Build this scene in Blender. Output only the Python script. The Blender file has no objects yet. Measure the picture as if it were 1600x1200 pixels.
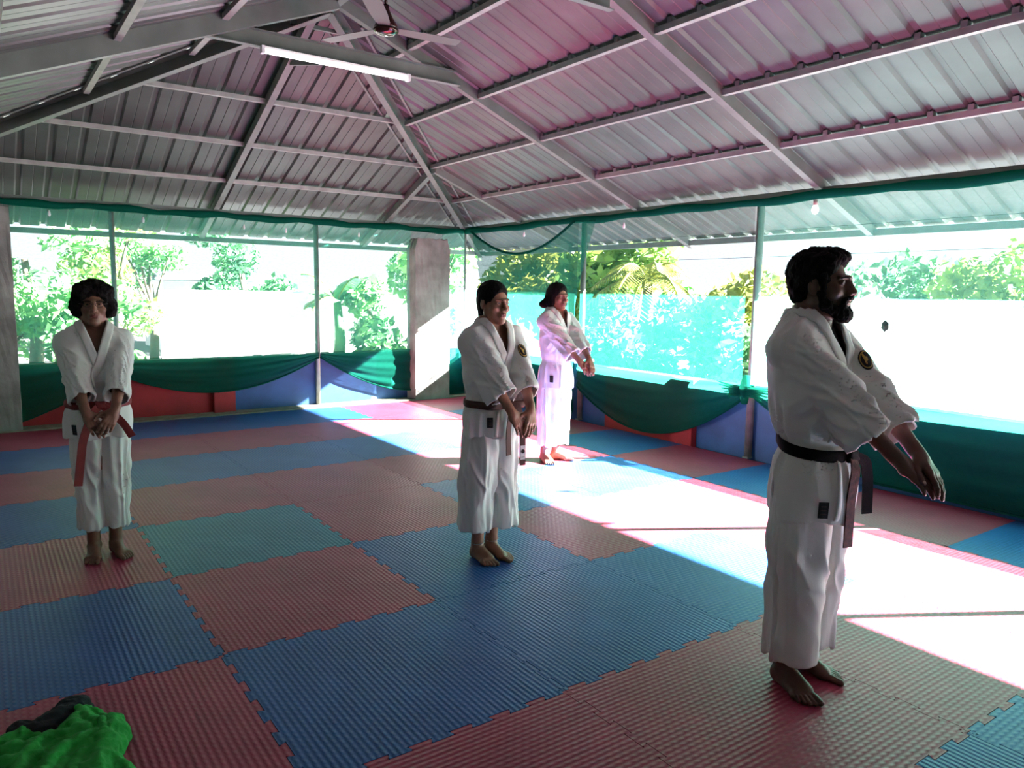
import bpy, bmesh, math, random
import numpy as np
from mathutils import Vector, Matrix
PI = math.pi
C = bpy.context.scene.collection
rnd = random.Random(7)

# ------------------------------------------------------------------ camera
CAM = np.array([-0.7459, -4.0754, 1.5064])
PITCH, ROLL, YAW, FPX = .1229, .0154, .6177, 1175.92
Fw = np.array([math.sin(YAW)*math.cos(PITCH), math.cos(YAW)*math.cos(PITCH), -math.sin(PITCH)])
R0 = np.cross(Fw, [0, 0, 1]); R0 /= np.linalg.norm(R0); U0 = np.cross(R0, Fw)
Rw = R0*math.cos(ROLL)+U0*math.sin(ROLL); Uw = -R0*math.sin(ROLL)+U0*math.cos(ROLL)
cd = bpy.data.cameras.new('camera'); cam = bpy.data.objects.new('camera', cd); C.objects.link(cam)
M = Matrix(((Rw[0], Uw[0], -Fw[0], CAM[0]), (Rw[1], Uw[1], -Fw[1], CAM[1]), (Rw[2], Uw[2], -Fw[2], CAM[2]), (0, 0, 0, 1)))
cam.matrix_world = M
cd.sensor_width = 36; cd.lens = FPX/1600*36; cd.clip_end = 500; cd.clip_start = .05
bpy.context.scene.camera = cam
# ------------------------------------------------------------------ world, sun, exposure
SC = bpy.context.scene
SC.view_settings.view_transform = 'Standard'
try: SC.view_settings.look = 'None'
except Exception: pass
SC.view_settings.gamma = 1; SC.view_settings.use_curve_mapping = False
SC.view_settings.exposure = -0.58
SKY = 3.0; SUN = 500.0
w = bpy.data.worlds.new('sky'); SC.world = w; w.use_nodes = True
bg = w.node_tree.nodes['Background']; bg.inputs[0].default_value = (.83, .90, 1, 1); bg.inputs[1].default_value = SKY
sd = bpy.data.lights.new('sun', 'SUN'); sun = bpy.data.objects.new('sun', sd); C.objects.link(sun)
sd.energy = SUN; sd.angle = math.radians(.7); sd.color = (1, .975, .95)
sun.rotation_euler = Vector((-1, .59, -.61)).to_track_quat('-Z', 'Y').to_euler()
sun.location = (12, -7, 9)

# ------------------------------------------------------------------ helpers
def tag(o, label=None, cat=None, group=None, kind=None):
    if label: o['label'] = label
    if cat: o['category'] = cat
    if group: o['group'] = group
    if kind: o['kind'] = kind
    return o
def thing(name, label, cat, loc=(0, 0, 0), rotz=0, group=None):
    o = bpy.data.objects.new(name, None); C.objects.link(o)
    o.location = loc; o.rotation_euler = (0, 0, rotz); o.empty_display_size = .1
    return tag(o, label, cat, group)
def mesh_obj(name, V, Fc, mats, parent=None, smooth=False, midx=None, loc=None):
    me = bpy.data.meshes.new(name)
    V = np.asarray(V, dtype=float)
    if isinstance(Fc, np.ndarray) and Fc.ndim == 2:
        n, k = Fc.shape
        me.vertices.add(len(V)); me.vertices.foreach_set('co', V.astype(np.float32).ravel())
        me.loops.add(n*k); me.loops.foreach_set('vertex_index', Fc.astype(np.int32).ravel())
        me.polygons.add(n); me.polygons.foreach_set('loop_start', np.arange(0, n*k, k, dtype=np.int32))
        try: me.polygons.foreach_set('loop_total', np.full(n, k, dtype=np.int32))
        except Exception: pass
        me.update(calc_edges=True); me.validate()
    else:
        me.from_pydata([tuple(v) for v in V], [], [tuple(f) for f in Fc])
    for m in (mats if isinstance(mats, (list, tuple)) else [mats]): me.materials.append(m)
    if midx is not None and len(me.polygons) == len(midx): me.polygons.foreach_set('material_index', np.asarray(midx, dtype=np.int32))
    if smooth: me.polygons.foreach_set('use_smooth', [True]*len(me.polygons))
    me.update()
    o = bpy.data.objects.new(name, me); C.objects.link(o)
    if loc is not None: o.location = loc
    if parent: o.parent = parent
    return o
class MB:
    def __init__(s): s.v = []; s.f = []
    def add(s, V, Fc):
        n = len(s.v); s.v += [tuple(map(float, v)) for v in V]; s.f += [tuple(i+n for i in f) for f in Fc]; return s
    def box(s, lo, hi):
        x0, y0, z0 = lo; x1, y1, z1 = hi
        return s.add([(x0,y0,z0),(x1,y0,z0),(x1,y1,z0),(x0,y1,z0),(x0,y0,z1),(x1,y0,z1),(x1,y1,z1),(x0,y1,z1)],
              [(0,3,2,1),(4,5,6,7),(0,1,5,4),(1,2,6,5),(2,3,7,6),(3,0,4,7)])
    def prof(s, P, p0, p1, up=(0, 0, 1)):
        # extrude a 2-D profile P [(side, up)] from p0 to p1
        p0 = Vector(p0); p1 = Vector(p1); d = (p1-p0).normalized(); side = d.cross(Vector(up)).normalized(); u = side.cross(d)
        V = [p0+side*a+u*b for a, b in P]+[p1+side*a+u*b for a, b in P]; n = len(P)
        Fc = [(i, (i+1) % n, n+(i+1) % n, n+i) for i in range(n)]+[tuple(range(n))[::-1], tuple(range(n, 2*n))]
        return s.add(V, Fc)
    def beam(s, p0, p1, w, h, up=(0, 0, 1), oz=0):
        return s.prof([(-w/2, -h/2+oz), (w/2, -h/2+oz), (w/2, h/2+oz), (-w/2, h/2+oz)], p0, p1, up)
    def chan(s, p0, p1, w, h, up=(0, 0, 1), oz=0, t=.006, flip=1):
        # C channel: web on one side, flanges top and bottom
        a = w/2*flip
        P = [(-a, -h/2+oz), (a, -h/2+oz), (a, -h/2+t+oz), (-a+t*flip, -h/2+t+oz), (-a+t*flip, h/2-t+oz), (a, h/2-t+oz), (a, h/2+oz), (-a, h/2+oz)]
        return s.prof(P, p0, p1, up)
    def tube(s, pts, r, n=10, closed=False):
        pts = [Vector(p) for p in pts]; rings = []
        rr = r if isinstance(r, (list, tuple)) else [r]*len(pts)
        for i, p in enumerate(pts):
            if closed: d = pts[(i+1) % len(pts)]-pts[i-1]
            else: d = pts[min(i+1, len(pts)-1)]-pts[max(i-1, 0)]
            d.normalize(); a = Vector((0, 0, 1)) if abs(d.z) < .9 else Vector((1, 0, 0))
            u = d.cross(a).normalized(); v = d.cross(u)
            rings.append([p+u*(math.cos(2*PI*k/n)*rr[i])+v*(math.sin(2*PI*k/n)*rr[i]) for k in range(n)])
        V = [q for g in rings for q in g]; Fc = []; L = len(pts)
        for i in range(L if closed else L-1):
            j = (i+1) % L
            for k in range(n): Fc.append((i*n+k, i*n+(k+1) % n, j*n+(k+1) % n, j*n+k))
        if not closed: Fc += [tuple(range(n))[::-1], tuple((L-1)*n+k for k in range(n))]
        return s.add(V, Fc)
    def lathe(s, prof, c=(0, 0, 0), n=24):
        V = []; Fc = []; L = len(prof)
        for r, z in prof:
            for k in range(n): V.append((c[0]+r*math.cos(2*PI*k/n), c[1]+r*math.sin(2*PI*k/n), c[2]+z))
        for i in range(L-1):
            for k in range(n): Fc.append((i*n+k, i*n+(k+1) % n, (i+1)*n+(k+1) % n, (i+1)*n+k))
        Fc += [tuple(range(n))[::-1], tuple((L-1)*n+k for k in range(n))]
        return s.add(V, Fc)
    def build(s, name, m, parent=None, smooth=False, loc=None):
        V = np.array(s.v, float)
        if loc is not None: V = V-np.array(loc)
        o = mesh_obj(name, V, s.f, m, parent, smooth, loc=loc)
        bm = bmesh.new(); bm.from_mesh(o.data); bmesh.ops.recalc_face_normals(bm, faces=bm.faces[:]); bm.to_mesh(o.data); bm.free()
        return o

# ------------------------------------------------------------------ materials
def newmat(name):
    m = bpy.data.materials.new(name); m.use_nodes = True; nt = m.node_tree; nt.nodes.clear()
    out = nt.nodes.new('ShaderNodeOutputMaterial'); return m, nt, out
def N(nt, t, **kw):
    n = nt.nodes.new(t)
    for k, v in kw.items():
        if k.startswith('i_'): n.inputs[int(k[2:])].default_value = v
        else: setattr(n, k, v)
    return n
def math_(nt, op, a, b=None):
    n = nt.nodes.new('ShaderNodeMath'); n.operation = op
    for i, x in enumerate((a, b)):
        if x is None: continue
        if isinstance(x, (int, float)): n.inputs[i].default_value = x
        else: nt.links.new(x, n.inputs[i])
    return n.outputs[0]
def pmat(name, col, rough=.6, metal=0, spec=.5, noise=0, nscale=6, bump=0, bscale=60, col2=None, stretch=None, sheen=0, trans=0):
    m, nt, out = newmat(name); p = N(nt, 'ShaderNodeBsdfPrincipled')
    p.inputs['Base Color'].default_value = (*col, 1); p.inputs['Roughness'].default_value = rough
    p.inputs['Metallic'].default_value = metal; p.inputs['Specular IOR Level'].default_value = spec
    if sheen: p.inputs['Sheen Weight'].default_value = sheen
    tc = N(nt, 'ShaderNodeTexCoord'); src = tc.outputs['Object']
    if stretch:
        mp = N(nt, 'ShaderNodeMapping'); mp.inputs['Scale'].default_value = stretch; nt.links.new(src, mp.inputs[0]); src = mp.outputs[0]
    if noise or col2:
        nz = N(nt, 'ShaderNodeTexNoise'); nz.inputs['Scale'].default_value = nscale; nz.inputs['Detail'].default_value = 6
        nt.links.new(src, nz.inputs['Vector'])
        cr = N(nt, 'ShaderNodeValToRGB'); cr.color_ramp.elements[0].position = .35; cr.color_ramp.elements[1].position = .68
        c2 = col2 if col2 else tuple(c*(1-noise) for c in col)
        cr.color_ramp.elements[0].color = (*c2, 1); cr.color_ramp.elements[1].color = (*col, 1)
        nt.links.new(nz.outputs['Fac'], cr.inputs[0]); nt.links.new(cr.outputs[0], p.inputs['Base Color'])
    if bump:
        nb = N(nt, 'ShaderNodeTexNoise'); nb.inputs['Scale'].default_value = bscale; nb.inputs['Detail'].default_value = 4
        nt.links.new(src, nb.inputs['Vector'])
        b = N(nt, 'ShaderNodeBump'); b.inputs['Strength'].default_value = bump; b.inputs['Distance'].default_value = .01
        nt.links.new(nb.outputs['Fac'], b.inputs['Height']); nt.links.new(b.outputs[0], p.inputs['Normal'])
    res = p.outputs[0]
    if trans:
        t = N(nt, 'ShaderNodeBsdfTranslucent'); t.inputs[0].default_value = (*col, 1); mx = N(nt, 'ShaderNodeMixShader'); mx.inputs[0].default_value = trans
        nt.links.new(p.outputs[0], mx.inputs[1]); nt.links.new(t.outputs[0], mx.inputs[2]); res = mx.outputs[0]
    nt.links.new(res, out.inputs[0]); return m
def emat(name, col, st):
    m, nt, out = newmat(name); e = N(nt, 'ShaderNodeEmission'); e.inputs[0].default_value = (*col, 1); e.inputs[1].default_value = st
    nt.links.new(e.outputs[0], out.inputs[0]); return m
def mat_foam(name, col, along):
    m, nt, out = newmat(name); p = N(nt, 'ShaderNodeBsdfPrincipled'); p.inputs['Roughness'].default_value = .45
    p.inputs['Specular IOR Level'].default_value = .36
    tc = N(nt, 'ShaderNodeTexCoord'); sp = N(nt, 'ShaderNodeSeparateXYZ'); nt.links.new(tc.outputs['Object'], sp.inputs[0])
    x, y = (sp.outputs[0], sp.outputs[1]) if along == 'y' else (sp.outputs[1], sp.outputs[0])
    pitch = .023
    ph = math_(nt, 'FLOOR', math_(nt, 'MULTIPLY', x, 1/pitch))
    h = math_(nt, 'SINE', math_(nt, 'MULTIPLY', x, 2*PI/pitch))
    g = math_(nt, 'SINE', math_(nt, 'ADD', math_(nt, 'MULTIPLY', y, 2*PI/.034), math_(nt, 'MULTIPLY', ph, PI)))
    hh = math_(nt, 'MULTIPLY', math_(nt, 'ADD', h, 1.0), math_(nt, 'ADD', math_(nt, 'MULTIPLY', g, .28), .72))
    b = N(nt, 'ShaderNodeBump'); b.inputs['Strength'].default_value = .8; b.inputs['Distance'].default_value = .0013
    nt.links.new(hh, b.inputs['Height']); nt.links.new(b.outputs[0], p.inputs['Normal'])
    nz = N(nt, 'ShaderNodeTexNoise'); nz.inputs['Scale'].default_value = 2.2; nz.inputs['Detail'].default_value = 8; nz.inputs['Roughness'].default_value = .65
    nt.links.new(tc.outputs['Object'], nz.inputs['Vector'])
    cr = N(nt, 'ShaderNodeValToRGB'); cr.color_ramp.elements[0].position = .3; cr.color_ramp.elements[1].position = .75
    cr.color_ramp.elements[0].color = (*[c*.78 for c in col], 1); cr.color_ramp.elements[1].color = (*[min(1, c*1.12+.012) for c in col], 1)
    nt.links.new(nz.outputs['Fac'], cr.inputs[0])
    nt.links.new(cr.outputs[0], p.inputs['Base Color'])
    nt.links.new(p.outputs[0], out.inputs[0]); return m
def mat_net(name, hole, col=(.02, .30, .19)):
    m, nt, out = newmat(name)
    tr = N(nt, 'ShaderNodeBsdfTransparent'); tr.inputs[0].default_value = (1, 1, 1, 1)
    df = N(nt, 'ShaderNodeBsdfDiffuse'); df.inputs[0].default_value = (*col, 1)
    tl = N(nt, 'ShaderNodeBsdfTranslucent'); tl.inputs[0].default_value = (*[min(1, c*1.5) for c in col], 1)
    mx = N(nt, 'ShaderNodeMixShader'); mx.inputs[0].default_value = .5
    nt.links.new(df.outputs[0], mx.inputs[1]); nt.links.new(tl.outputs[0], mx.inputs[2])
    # weave: fine threads, slightly uneven
    tc = N(nt, 'ShaderNodeTexCoord'); nz = N(nt, 'ShaderNodeTexNoise'); nz.inputs['Scale'].default_value = 25; nz.inputs['Detail'].default_value = 5
    mp = N(nt, 'ShaderNodeMapping'); mp.inputs['Scale'].default_value = (1, 1, 3); nt.links.new(tc.outputs['Object'], mp.inputs[0]); nt.links.new(mp.outputs[0], nz.inputs['Vector'])
    f = math_(nt, 'ADD', math_(nt, 'MULTIPLY', nz.outputs['Fac'], .22), (1-hole)-.11)
    m2 = N(nt, 'ShaderNodeMixShader'); nt.links.new(f, m2.inputs[0]); nt.links.new(tr.outputs[0], m2.inputs[1]); nt.links.new(mx.outputs[0], m2.inputs[2])
    nt.links.new(m2.outputs[0], out.inputs[0]); return m
def mat_leaf(name, col):
    m, nt, out = newmat(name)
    df = N(nt, 'ShaderNodeBsdfPrincipled'); df.inputs['Roughness'].default_value = .5
    tl = N(nt, 'ShaderNodeBsdfTranslucent'); geo = N(nt, 'ShaderNodeObjectInfo')
    tc = N(nt, 'ShaderNodeTexCoord'); nz = N(nt, 'ShaderNodeTexNoise'); nz.inputs['Scale'].default_value = 1.3; nt.links.new(tc.outputs['Object'], nz.inputs['Vector'])
    cr = N(nt, 'ShaderNodeValToRGB'); cr.color_ramp.elements[0].color = (*[c*.6 for c in col], 1); cr.color_ramp.elements[1].color = (col[0]*1.7, col[1]*1.35, col[2], 1)
    cr.color_ramp.elements[0].position = .35; cr.color_ramp.elements[1].position = .65
    nt.links.new(nz.outputs['Fac'], cr.inputs[0]); nt.links.new(cr.outputs[0], df.inputs['Base Color']); nt.links.new(cr.outputs[0], tl.inputs[0])
    mx = N(nt, 'ShaderNodeMixShader'); mx.inputs[0].default_value = .4; nt.links.new(df.outputs[0], mx.inputs[1]); nt.links.new(tl.outputs[0], mx.inputs[2])
    nt.links.new(mx.outputs[0], out.inputs[0]); return m

RED = (.38, .044, .090); BLUE = (.016, .098, .33); TEAL = (.018, .17, .27)
FOAM = {(c, a): mat_foam('%s_foam_%s' % (c, a), v, a) for c, v in (('red', RED), ('blue', BLUE), ('teal', TEAL)) for a in 'xy'}
M_sheet = pmat('galvanised_sheet', (.122, .134, .126), .46, .45, noise=.25, nscale=3, stretch=(1, 1, 1), bump=.12, bscale=9)
M_steel = pmat('painted_steel', (.21, .235, .215), .5, .3, noise=.25, nscale=5)
M_purlin = pmat('purlin_steel', (.42, .42, .40), .5, .4, noise=.3, nscale=8)
M_conc = pmat('concrete', (.33, .33, .31), .9, noise=.45, nscale=4, bump=.35, bscale=30)
M_ledge = pmat('ledge_concrete', (.34, .32, .24), .9, noise=.4, nscale=9, bump=.3, bscale=40)
M_slab = pmat('slab_concrete', (.10, .10, .10), .95, noise=.3)
M_wred = pmat('red_wall_paint', (.42, .02, .025), .6, noise=.25, nscale=5)
M_wblue = pmat('blue_wall_paint', (.02, .10, .30), .6, noise=.3, nscale=5)
M_wgrey = pmat('grey_plaster', (.30, .31, .30), .9, noise=.3, nscale=3)
M_net = mat_net('green_shade_net_painted_glare', .68, (.10, .36, .27))  # same green net, threads coloured paler to carry the white sun glare
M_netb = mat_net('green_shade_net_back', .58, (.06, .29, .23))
M_netc = mat_net('green_shade_net_painted_dim', .62, (.006, .055, .038))  # same green net again, thread colour darkened to hold down the sunlit glow
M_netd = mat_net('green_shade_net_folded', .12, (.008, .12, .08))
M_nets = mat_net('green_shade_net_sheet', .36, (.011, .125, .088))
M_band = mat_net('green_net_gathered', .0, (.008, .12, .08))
M_post = pmat('galvanised_post', (.35, .38, .35), .5, .5, noise=.3, nscale=10)
M_white = pmat('white_plastic', (.85, .85, .85), .4)
M_brown = pmat('brown_enamel', (.035, .012, .008), .25, .2)
M_tube = emat('tube_glow', (1, .99, .96), 14)
M_bulb = emat('bulb_glow', (1, 1, .97), 3.5)
M_bark = pmat('bark', (.12, .09, .06), .9, noise=.4)
M_ground = pmat('pale_sandy_ground', (.105, .110, .113), .95, noise=.2, nscale=.4)
M_leafs = [mat_leaf('leaf_%d' % i, c) for i, c in enumerate([(.08, .25, .09), (.12, .25, .06), (.04, .15, .07), (.17, .23, .05)])]
M_gtee = pmat('green_jersey', (.02, .36, .045), .85, noise=.2, nscale=20, bump=.2, bscale=200)
M_btee = pmat('black_jersey', (.008, .008, .012), .9, bump=.2, bscale=200)

# ------------------------------------------------------------------ setting: floor, walls
ZW = .66
o = MB().box((-1.8, -6.1, -.22), (5.35, 5.5, -.022)).build('floor', M_slab); o['kind'] = 'structure'
o = MB().box((-1.7, 5.01, -.022), (5.05, 5.27, .012)).build('trim_1', M_ledge); o['kind'] = 'structure'
# back low wall in its painted stretches
wb = MB().box((-1.75, 5.27, -.02), (1.5, 5.40, ZW)); o = wb.build('wall_back', M_wred); o['kind'] = 'structure'
pb = MB().box((1.5, 5.19, -.0), (1.745, 5.27, ZW+.0)).build('red_pier', M_wred, o)
pb = MB().box((1.5, 5.27, -.02), (5.2, 5.40, ZW)).build('blue_section', M_wblue, o)
o = MB().box((5.06, -6.1, -.02), (5.20, .90, ZW)).build('wall_right', M_wblue); o['kind'] = 'structure'
MB().box((5.06, 1.17, -.02), (5.20, 2.25, ZW)).build('red_section', M_wred, o)
MB().box((4.985, .90, -.02), (5.20, 1.17, ZW)).build('red_pier', M_wred, o)
MB().box((5.06, 2.25, -.02), (5.20, 5.27, ZW)).build('blue_section', M_wblue, o)
o = MB().box((-1.92, -6.1, -.2), (-1.78, 5.40, 2.25)).build('wall_left', M_wgrey); o['kind'] = 'structure'
o = MB().box((-1.78, -6.1, -.2), (5.2, -5.96, 2.3)).build('wall_front', M_wgrey); o['kind'] = 'structure'
# columns
def rough_column(name, lab, x0, x1, y0, y1, z1, mat, broken=True, seed=0):
    bm = bmesh.new(); bmesh.ops.create_cube(bm, size=1)
    for v in bm.verts: v.co = Vector(((x0+x1)/2+v.co.x*(x1-x0), (y0+y1)/2+v.co.y*(y1-y0), z1/2+v.co.z*z1))
    bmesh.ops.subdivide_edges(bm, edges=bm.edges[:], cuts=14, use_grid_fill=True)
    rr = random.Random(seed)
    for v in bm.verts:
        v.co += Vector([(rr.random()-.5)*.008 for _ in range(3)])
        if broken and v.co.z > z1-.10:
            e = min(v.co.x-x0, x1-v.co.x); k = (v.co.z-(z1-.10))/.10
            if e < .03: v.co.x += (.05 if v.co.x < (x0+x1)/2 else -.045)*k
            v.co.z -= k*.03*rr.random()
    for v in bm.verts: v.co.z = max(v.co.z, .0)
    me = bpy.data.meshes.new(name); bm.to_mesh(me); bm.free(); me.materials.append(mat)
    c = ((x0+x1)/2, (y0+y1)/2, 0)
    me.transform(Matrix.Translation((-c[0], -c[1], 0)))
    o = bpy.data.objects.new(name, me); C.objects.link(o); o.location = c
    return tag(o, lab, 'column')
rough_column('concrete_column', 'grey concrete column with a broken top between green nets near the far corner', 4.09, 4.62, 5.00, 5.26, 2.2, M_conc, True, 3)
rough_column('concrete_column', 'plain grey concrete column at the left edge of the photo', -.92, -.43, 5.04, 5.26, 2.26, M_conc, False, 5)

# ------------------------------------------------------------------ interlocking mats
NT = 12; TA = .0125; GAP = .0012
def mat_mesh(X0, X1, y0, y1):
    # a flat tile whose inner edges carry dovetail teeth that fit the neighbours
    bm = bmesh.new(); full = lambda v: abs(v-round(v)) < 1e-6
    tx = full(X0) and full(X1); ty = True
    e = {'b': tx and y0 > -3.9, 't': tx and y1 < 4.9, 'l': full(X0) and X0 > -1.7, 'r': full(X1) and X1 < 4.9}
    def poly(P):
        vb = [bm.verts.new((p[0]-X0, p[1]-y0, -.021)) for p in P]; vt = [bm.verts.new((p[0]-X0, p[1]-y0, 0)) for p in P]
        bm.faces.new(vt); n = len(P)
        for k in range(n): bm.faces.new((vb[k], vb[(k+1) % n], vt[(k+1) % n], vt[k]))
    g = TA+GAP
    cx0, cx1 = X0+(g if e['l'] else .0005), X1-(g if e['r'] else .0005); cy0, cy1 = y0+(g if e['b'] else .0005), y1-(g if e['t'] else .0005)
    poly([(cx0, cy0), (cx1, cy0), (cx1, cy1), (cx0, cy1)])
    c = .02
    for sx, ex in (('l', X0), ('r', X1)):
        for sy, ey in (('b', y0), ('t', y1)):
            if not (e[sx] and e[sy]): continue
            dx = 1 if sx == 'l' else -1; dy = 1 if sy == 'b' else -1; px, py = (cx0 if dx > 0 else cx1), (cy0 if dy > 0 else cy1)
            for (xa, ya, xb, yb_) in ((ex+dx*GAP, ey+dy*GAP, px, ey+dy*c), (px, ey+dy*GAP, ex+dx*c, py)):
                xa, xb = sorted((xa, xb)); ya, yb_ = sorted((ya, yb_)); poly([(xa, ya), (xb, ya), (xb, yb_), (xa, yb_)])
    p = (1-.04)/NT
    for side in 'btlr':
        if not e[side]: continue
        for k in range(NT):
            if (k % 2 == 0) != (side in 'tr'): continue
            s0 = .02+k*p; m = s0+p/2; hb, ht = p/2*.80-GAP, p/2*1.12-GAP
            if side in 'bt':
                m += X0; yb = cy0 if side == 'b' else cy1; yt = y0-TA+GAP if side == 'b' else y1+TA-GAP
                Q = [(m-hb, yb), (m+hb, yb), (m+ht, yt*.6+yb*.4), (m+ht*.93, yt), (m-ht*.93, yt), (m-ht, yt*.6+yb*.4)]
                if side == 'b': Q = Q[::-1]
            else:
                m += y0; xb = cx0 if side == 'l' else cx1; xt = X0-TA+GAP if side == 'l' else X1+TA-GAP
                Q = [(xb, m-hb), (xb, m+hb), (xt*.6+xb*.4, m+ht), (xt, m+ht*.93), (xt, m-ht*.93), (xt*.6+xb*.4, m-ht)]
                if side == 'r': Q = Q[::-1]
            poly(Q)
    return bm
COL = {}
rows = {4: 'rrbbbrr', 3: 'bbrrrrb', 2: 'rrbbbrr', 1: 'bbrrrrb', 0: 'rrtrbbr', -1: 'bbrbrrb', -2: 'rrbbbrr', -3: 'rrrrrrb', -4: 'bbbbbrb'}
ordn = ['', 'first', 'second', 'third', 'fourth', 'fifth', 'sixth', 'seventh', 'eighth', 'ninth']
over = {(-1, 0): 'red foam puzzle mat under the bare feet of the curly-haired student in glasses',
        (1, -1): 'blue foam puzzle mat under the bare feet of the woman with a brown belt',
        (1, -3): 'red foam puzzle mat under the bare feet of the bearded instructor',
        (3, 1): 'red foam puzzle mat partly in sun under the feet of the student in pink light',
        (3, 0): None,
        (0, -1): 'red foam mat with blue mats on its near and left sides, left of the woman',
        (-1, -2): 'red foam puzzle mat with the crumpled green shirt lying on it'}
for yb, cols in rows.items():
    for ii, ch in enumerate(cols):
        x0 = -2+ii; x1 = x0+1
        c = {'r': 'red', 'b': 'blue', 't': 'teal'}[ch]
        along = 'y' if (ii*3+yb*5+ii*yb) % 3 else 'x'
        if (x0, yb) in ((0, -1), (0, -2), (1, 0), (0, 0), (-1, -1), (-1, 0), (-1, -2), (0, 1), (1, 1)): along = 'y'
        if (x0, yb) in ((2, -3), (2, -2), (1, -3)): along = 'x'
        X0, X1 = max(x0, -1.74), min(x1, 4.975)
        tri = mat_mesh(X0, X1, yb, yb+1); bmesh.ops.recalc_face_normals(tri, faces=tri.faces[:])
        me = bpy.data.meshes.new('foam_mat'); tri.to_mesh(me); tri.free(); me.materials.append(FOAM[(c, along)])
        o = bpy.data.objects.new('foam_mat', me); C.objects.link(o); o.location = (X0, yb, 0)
        cn = 'blue' if c != 'red' else 'red'
        lab = over.get((x0, yb)) or '%s foam puzzle mat, %s row from the back wall, %s from the right-hand wall' % (cn, ordn[5-yb], ordn[7-ii])
        tag(o, lab, 'floor mat', 'interlocking foam mats covering the floor')

# ------------------------------------------------------------------ roof
ZR = lambda x: 4.39-.4*x             # underside plane, right slope
RX, AY0, AY1 = 1.69, 1.94, -2.64     # ridge
EX, EYB, EXL, EYR = 5.90, 6.05, 2*1.69-5.90, -6.85
zb = lambda y: 3.714-.4*(y-AY0)      # hip-end plane
def z_at(x, y):
    return 3.714-.4*max(0, abs(x-RX), y-AY0, AY1-y)
SH = .085                            # sheet above rafter underside
def sheet_profile(L0, L1, pitch=.25, off=0.0):
    # list of (s, h): ribs that rise away from the room
    pts = []; k = math.floor((L0-off)/pitch)
    s = k*pitch+off
    while s < L1+pitch:
        pts += [(s-.036, 0), (s-.018, .023), (s+.018, .023), (s+.036, 0), (s+.120, 0), (s+.125, .004), (s+.130, 0)]
        s += pitch
    return [p for p in pts if L0 <= p[0] <= L1]
def slope(name, kind):
    V = []; Fc = []
    if kind in ('right', 'left'):
        pr = sheet_profile(EYR, EYB, off=.02); sg = 1 if kind == 'right' else -1
        for s, h in pr:
            for d in (0, EX-RX): V.append((RX+sg*d, s, 3.714+SH+h-.4*d))
        for k in range(len(pr)-1): Fc.append((2*k, 2*k+1, 2*k+3, 2*k+2))
    else:
        pr = sheet_profile(EXL, EX, off=.17); y0, y1 = (AY0, EYB) if kind == 'back' else (AY1, EYR)
        for s, h in pr:
            for y in (y0, y1): V.append((s, y, 3.714+SH+h-.4*abs(y-y0)))
        for k in range(len(pr)-1): Fc.append((2*k, 2*k+1, 2*k+3, 2*k+2))
    bm = bmesh.new(); vs = [bm.verts.new(v) for v in V]
    for f in Fc: bm.faces.new([vs[i] for i in f])
    def cut(co, no):
        bmesh.ops.bisect_plane(bm, geom=bm.verts[:]+bm.edges[:]+bm.faces[:], plane_co=co, plane_no=no, clear_outer=True)
    if kind in ('right', 'left'):
        sg = 1 if kind == 'right' else -1
        cut((RX, AY0, 0), (-sg, 1, 0)); cut((RX, AY1, 0), (-sg, -1, 0))
    elif kind == 'back':
        cut((RX, AY0, 0), (1, -1, 0)); cut((RX, AY0, 0), (-1, -1, 0))
    else:
        cut((RX, AY1, 0), (1, 1, 0)); cut((RX, AY1, 0), (-1, 1, 0))
    g = bmesh.ops.solidify(bm, geom=bm.faces[:], thickness=.0012)
    bmesh.ops.recalc_face_normals(bm, faces=bm.faces[:])
    me = bpy.data.meshes.new(name); bm.to_mesh(me); bm.free(); me.materials.append(M_sheet)
    o = bpy.data.objects.new(name, me); C.objects.link(o); o['kind'] = 'structure'; return o
for nm, k in (('ceiling_right', 'right'), ('ceiling_back', 'back'), ('ceiling_left', 'left'), ('ceiling_front', 'front')): slope(nm, k)
def member(name, lab, p0, p1, w, h, mat, chan=True, oz=0, cat='roof beam', flip=1, group=None):
    b = MB()
    (b.chan if chan else b.beam)(tuple(np.array(p0)-np.array(p0)), tuple(np.array(p1)-np.array(p0)), w, h, oz=oz, **({'flip': flip} if chan else {}))
    o = b.build(name, mat); o.location = p0
    return tag(o, lab, cat, group)
G = 'common rafters of the roof'; H = .085
def P(x, y, dz=0): return (x, y, z_at(x, y)+dz)
# rafters (underside on the plane)
rn = {1.83: 'rafter on the right slope starting at the ridge apex by the fan', -.32: 'rafter on the right slope crossing the middle of its pink sheets', -2.5: 'rafter on the right slope nearest the camera'}
for y, l in rn.items(): member('roof_rafter', 'pale steel '+l, P(RX+.03, y, .04), P(5.93, y, .04), .06, H, M_steel, flip=-1, group=G)
for y, l in {1.75: 'rafter on the left slope running from the top left edge to the apex', -.32: 'rafter on the left slope, the middle one', -2.5: 'rafter on the left slope behind the camera'}.items():
    member('roof_rafter', 'pale steel '+l, P(RX-.03, y, .015), P(-2.5, y, .015), .06, .13, M_steel, flip=1, group=G)
member('roof_rafter', 'green-tinted steel rafter up the middle of the back hip end', P(1.60, AY0+.05, .04), P(1.60, 6.03, .04), .06, H, M_steel, group=G)
member('jack_rafter', 'short steel rafter on the back slope by the far right hip', P(3.78, 4.0, .04), P(3.78, 6.03, .04), .06, H, M_steel, group=G)
member('jack_rafter', 'short steel rafter on the right slope by the far right hip', P(3.78, 3.93, .04), P(5.93, 3.93, .04), .06, H, M_steel, flip=-1, group=G)
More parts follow.
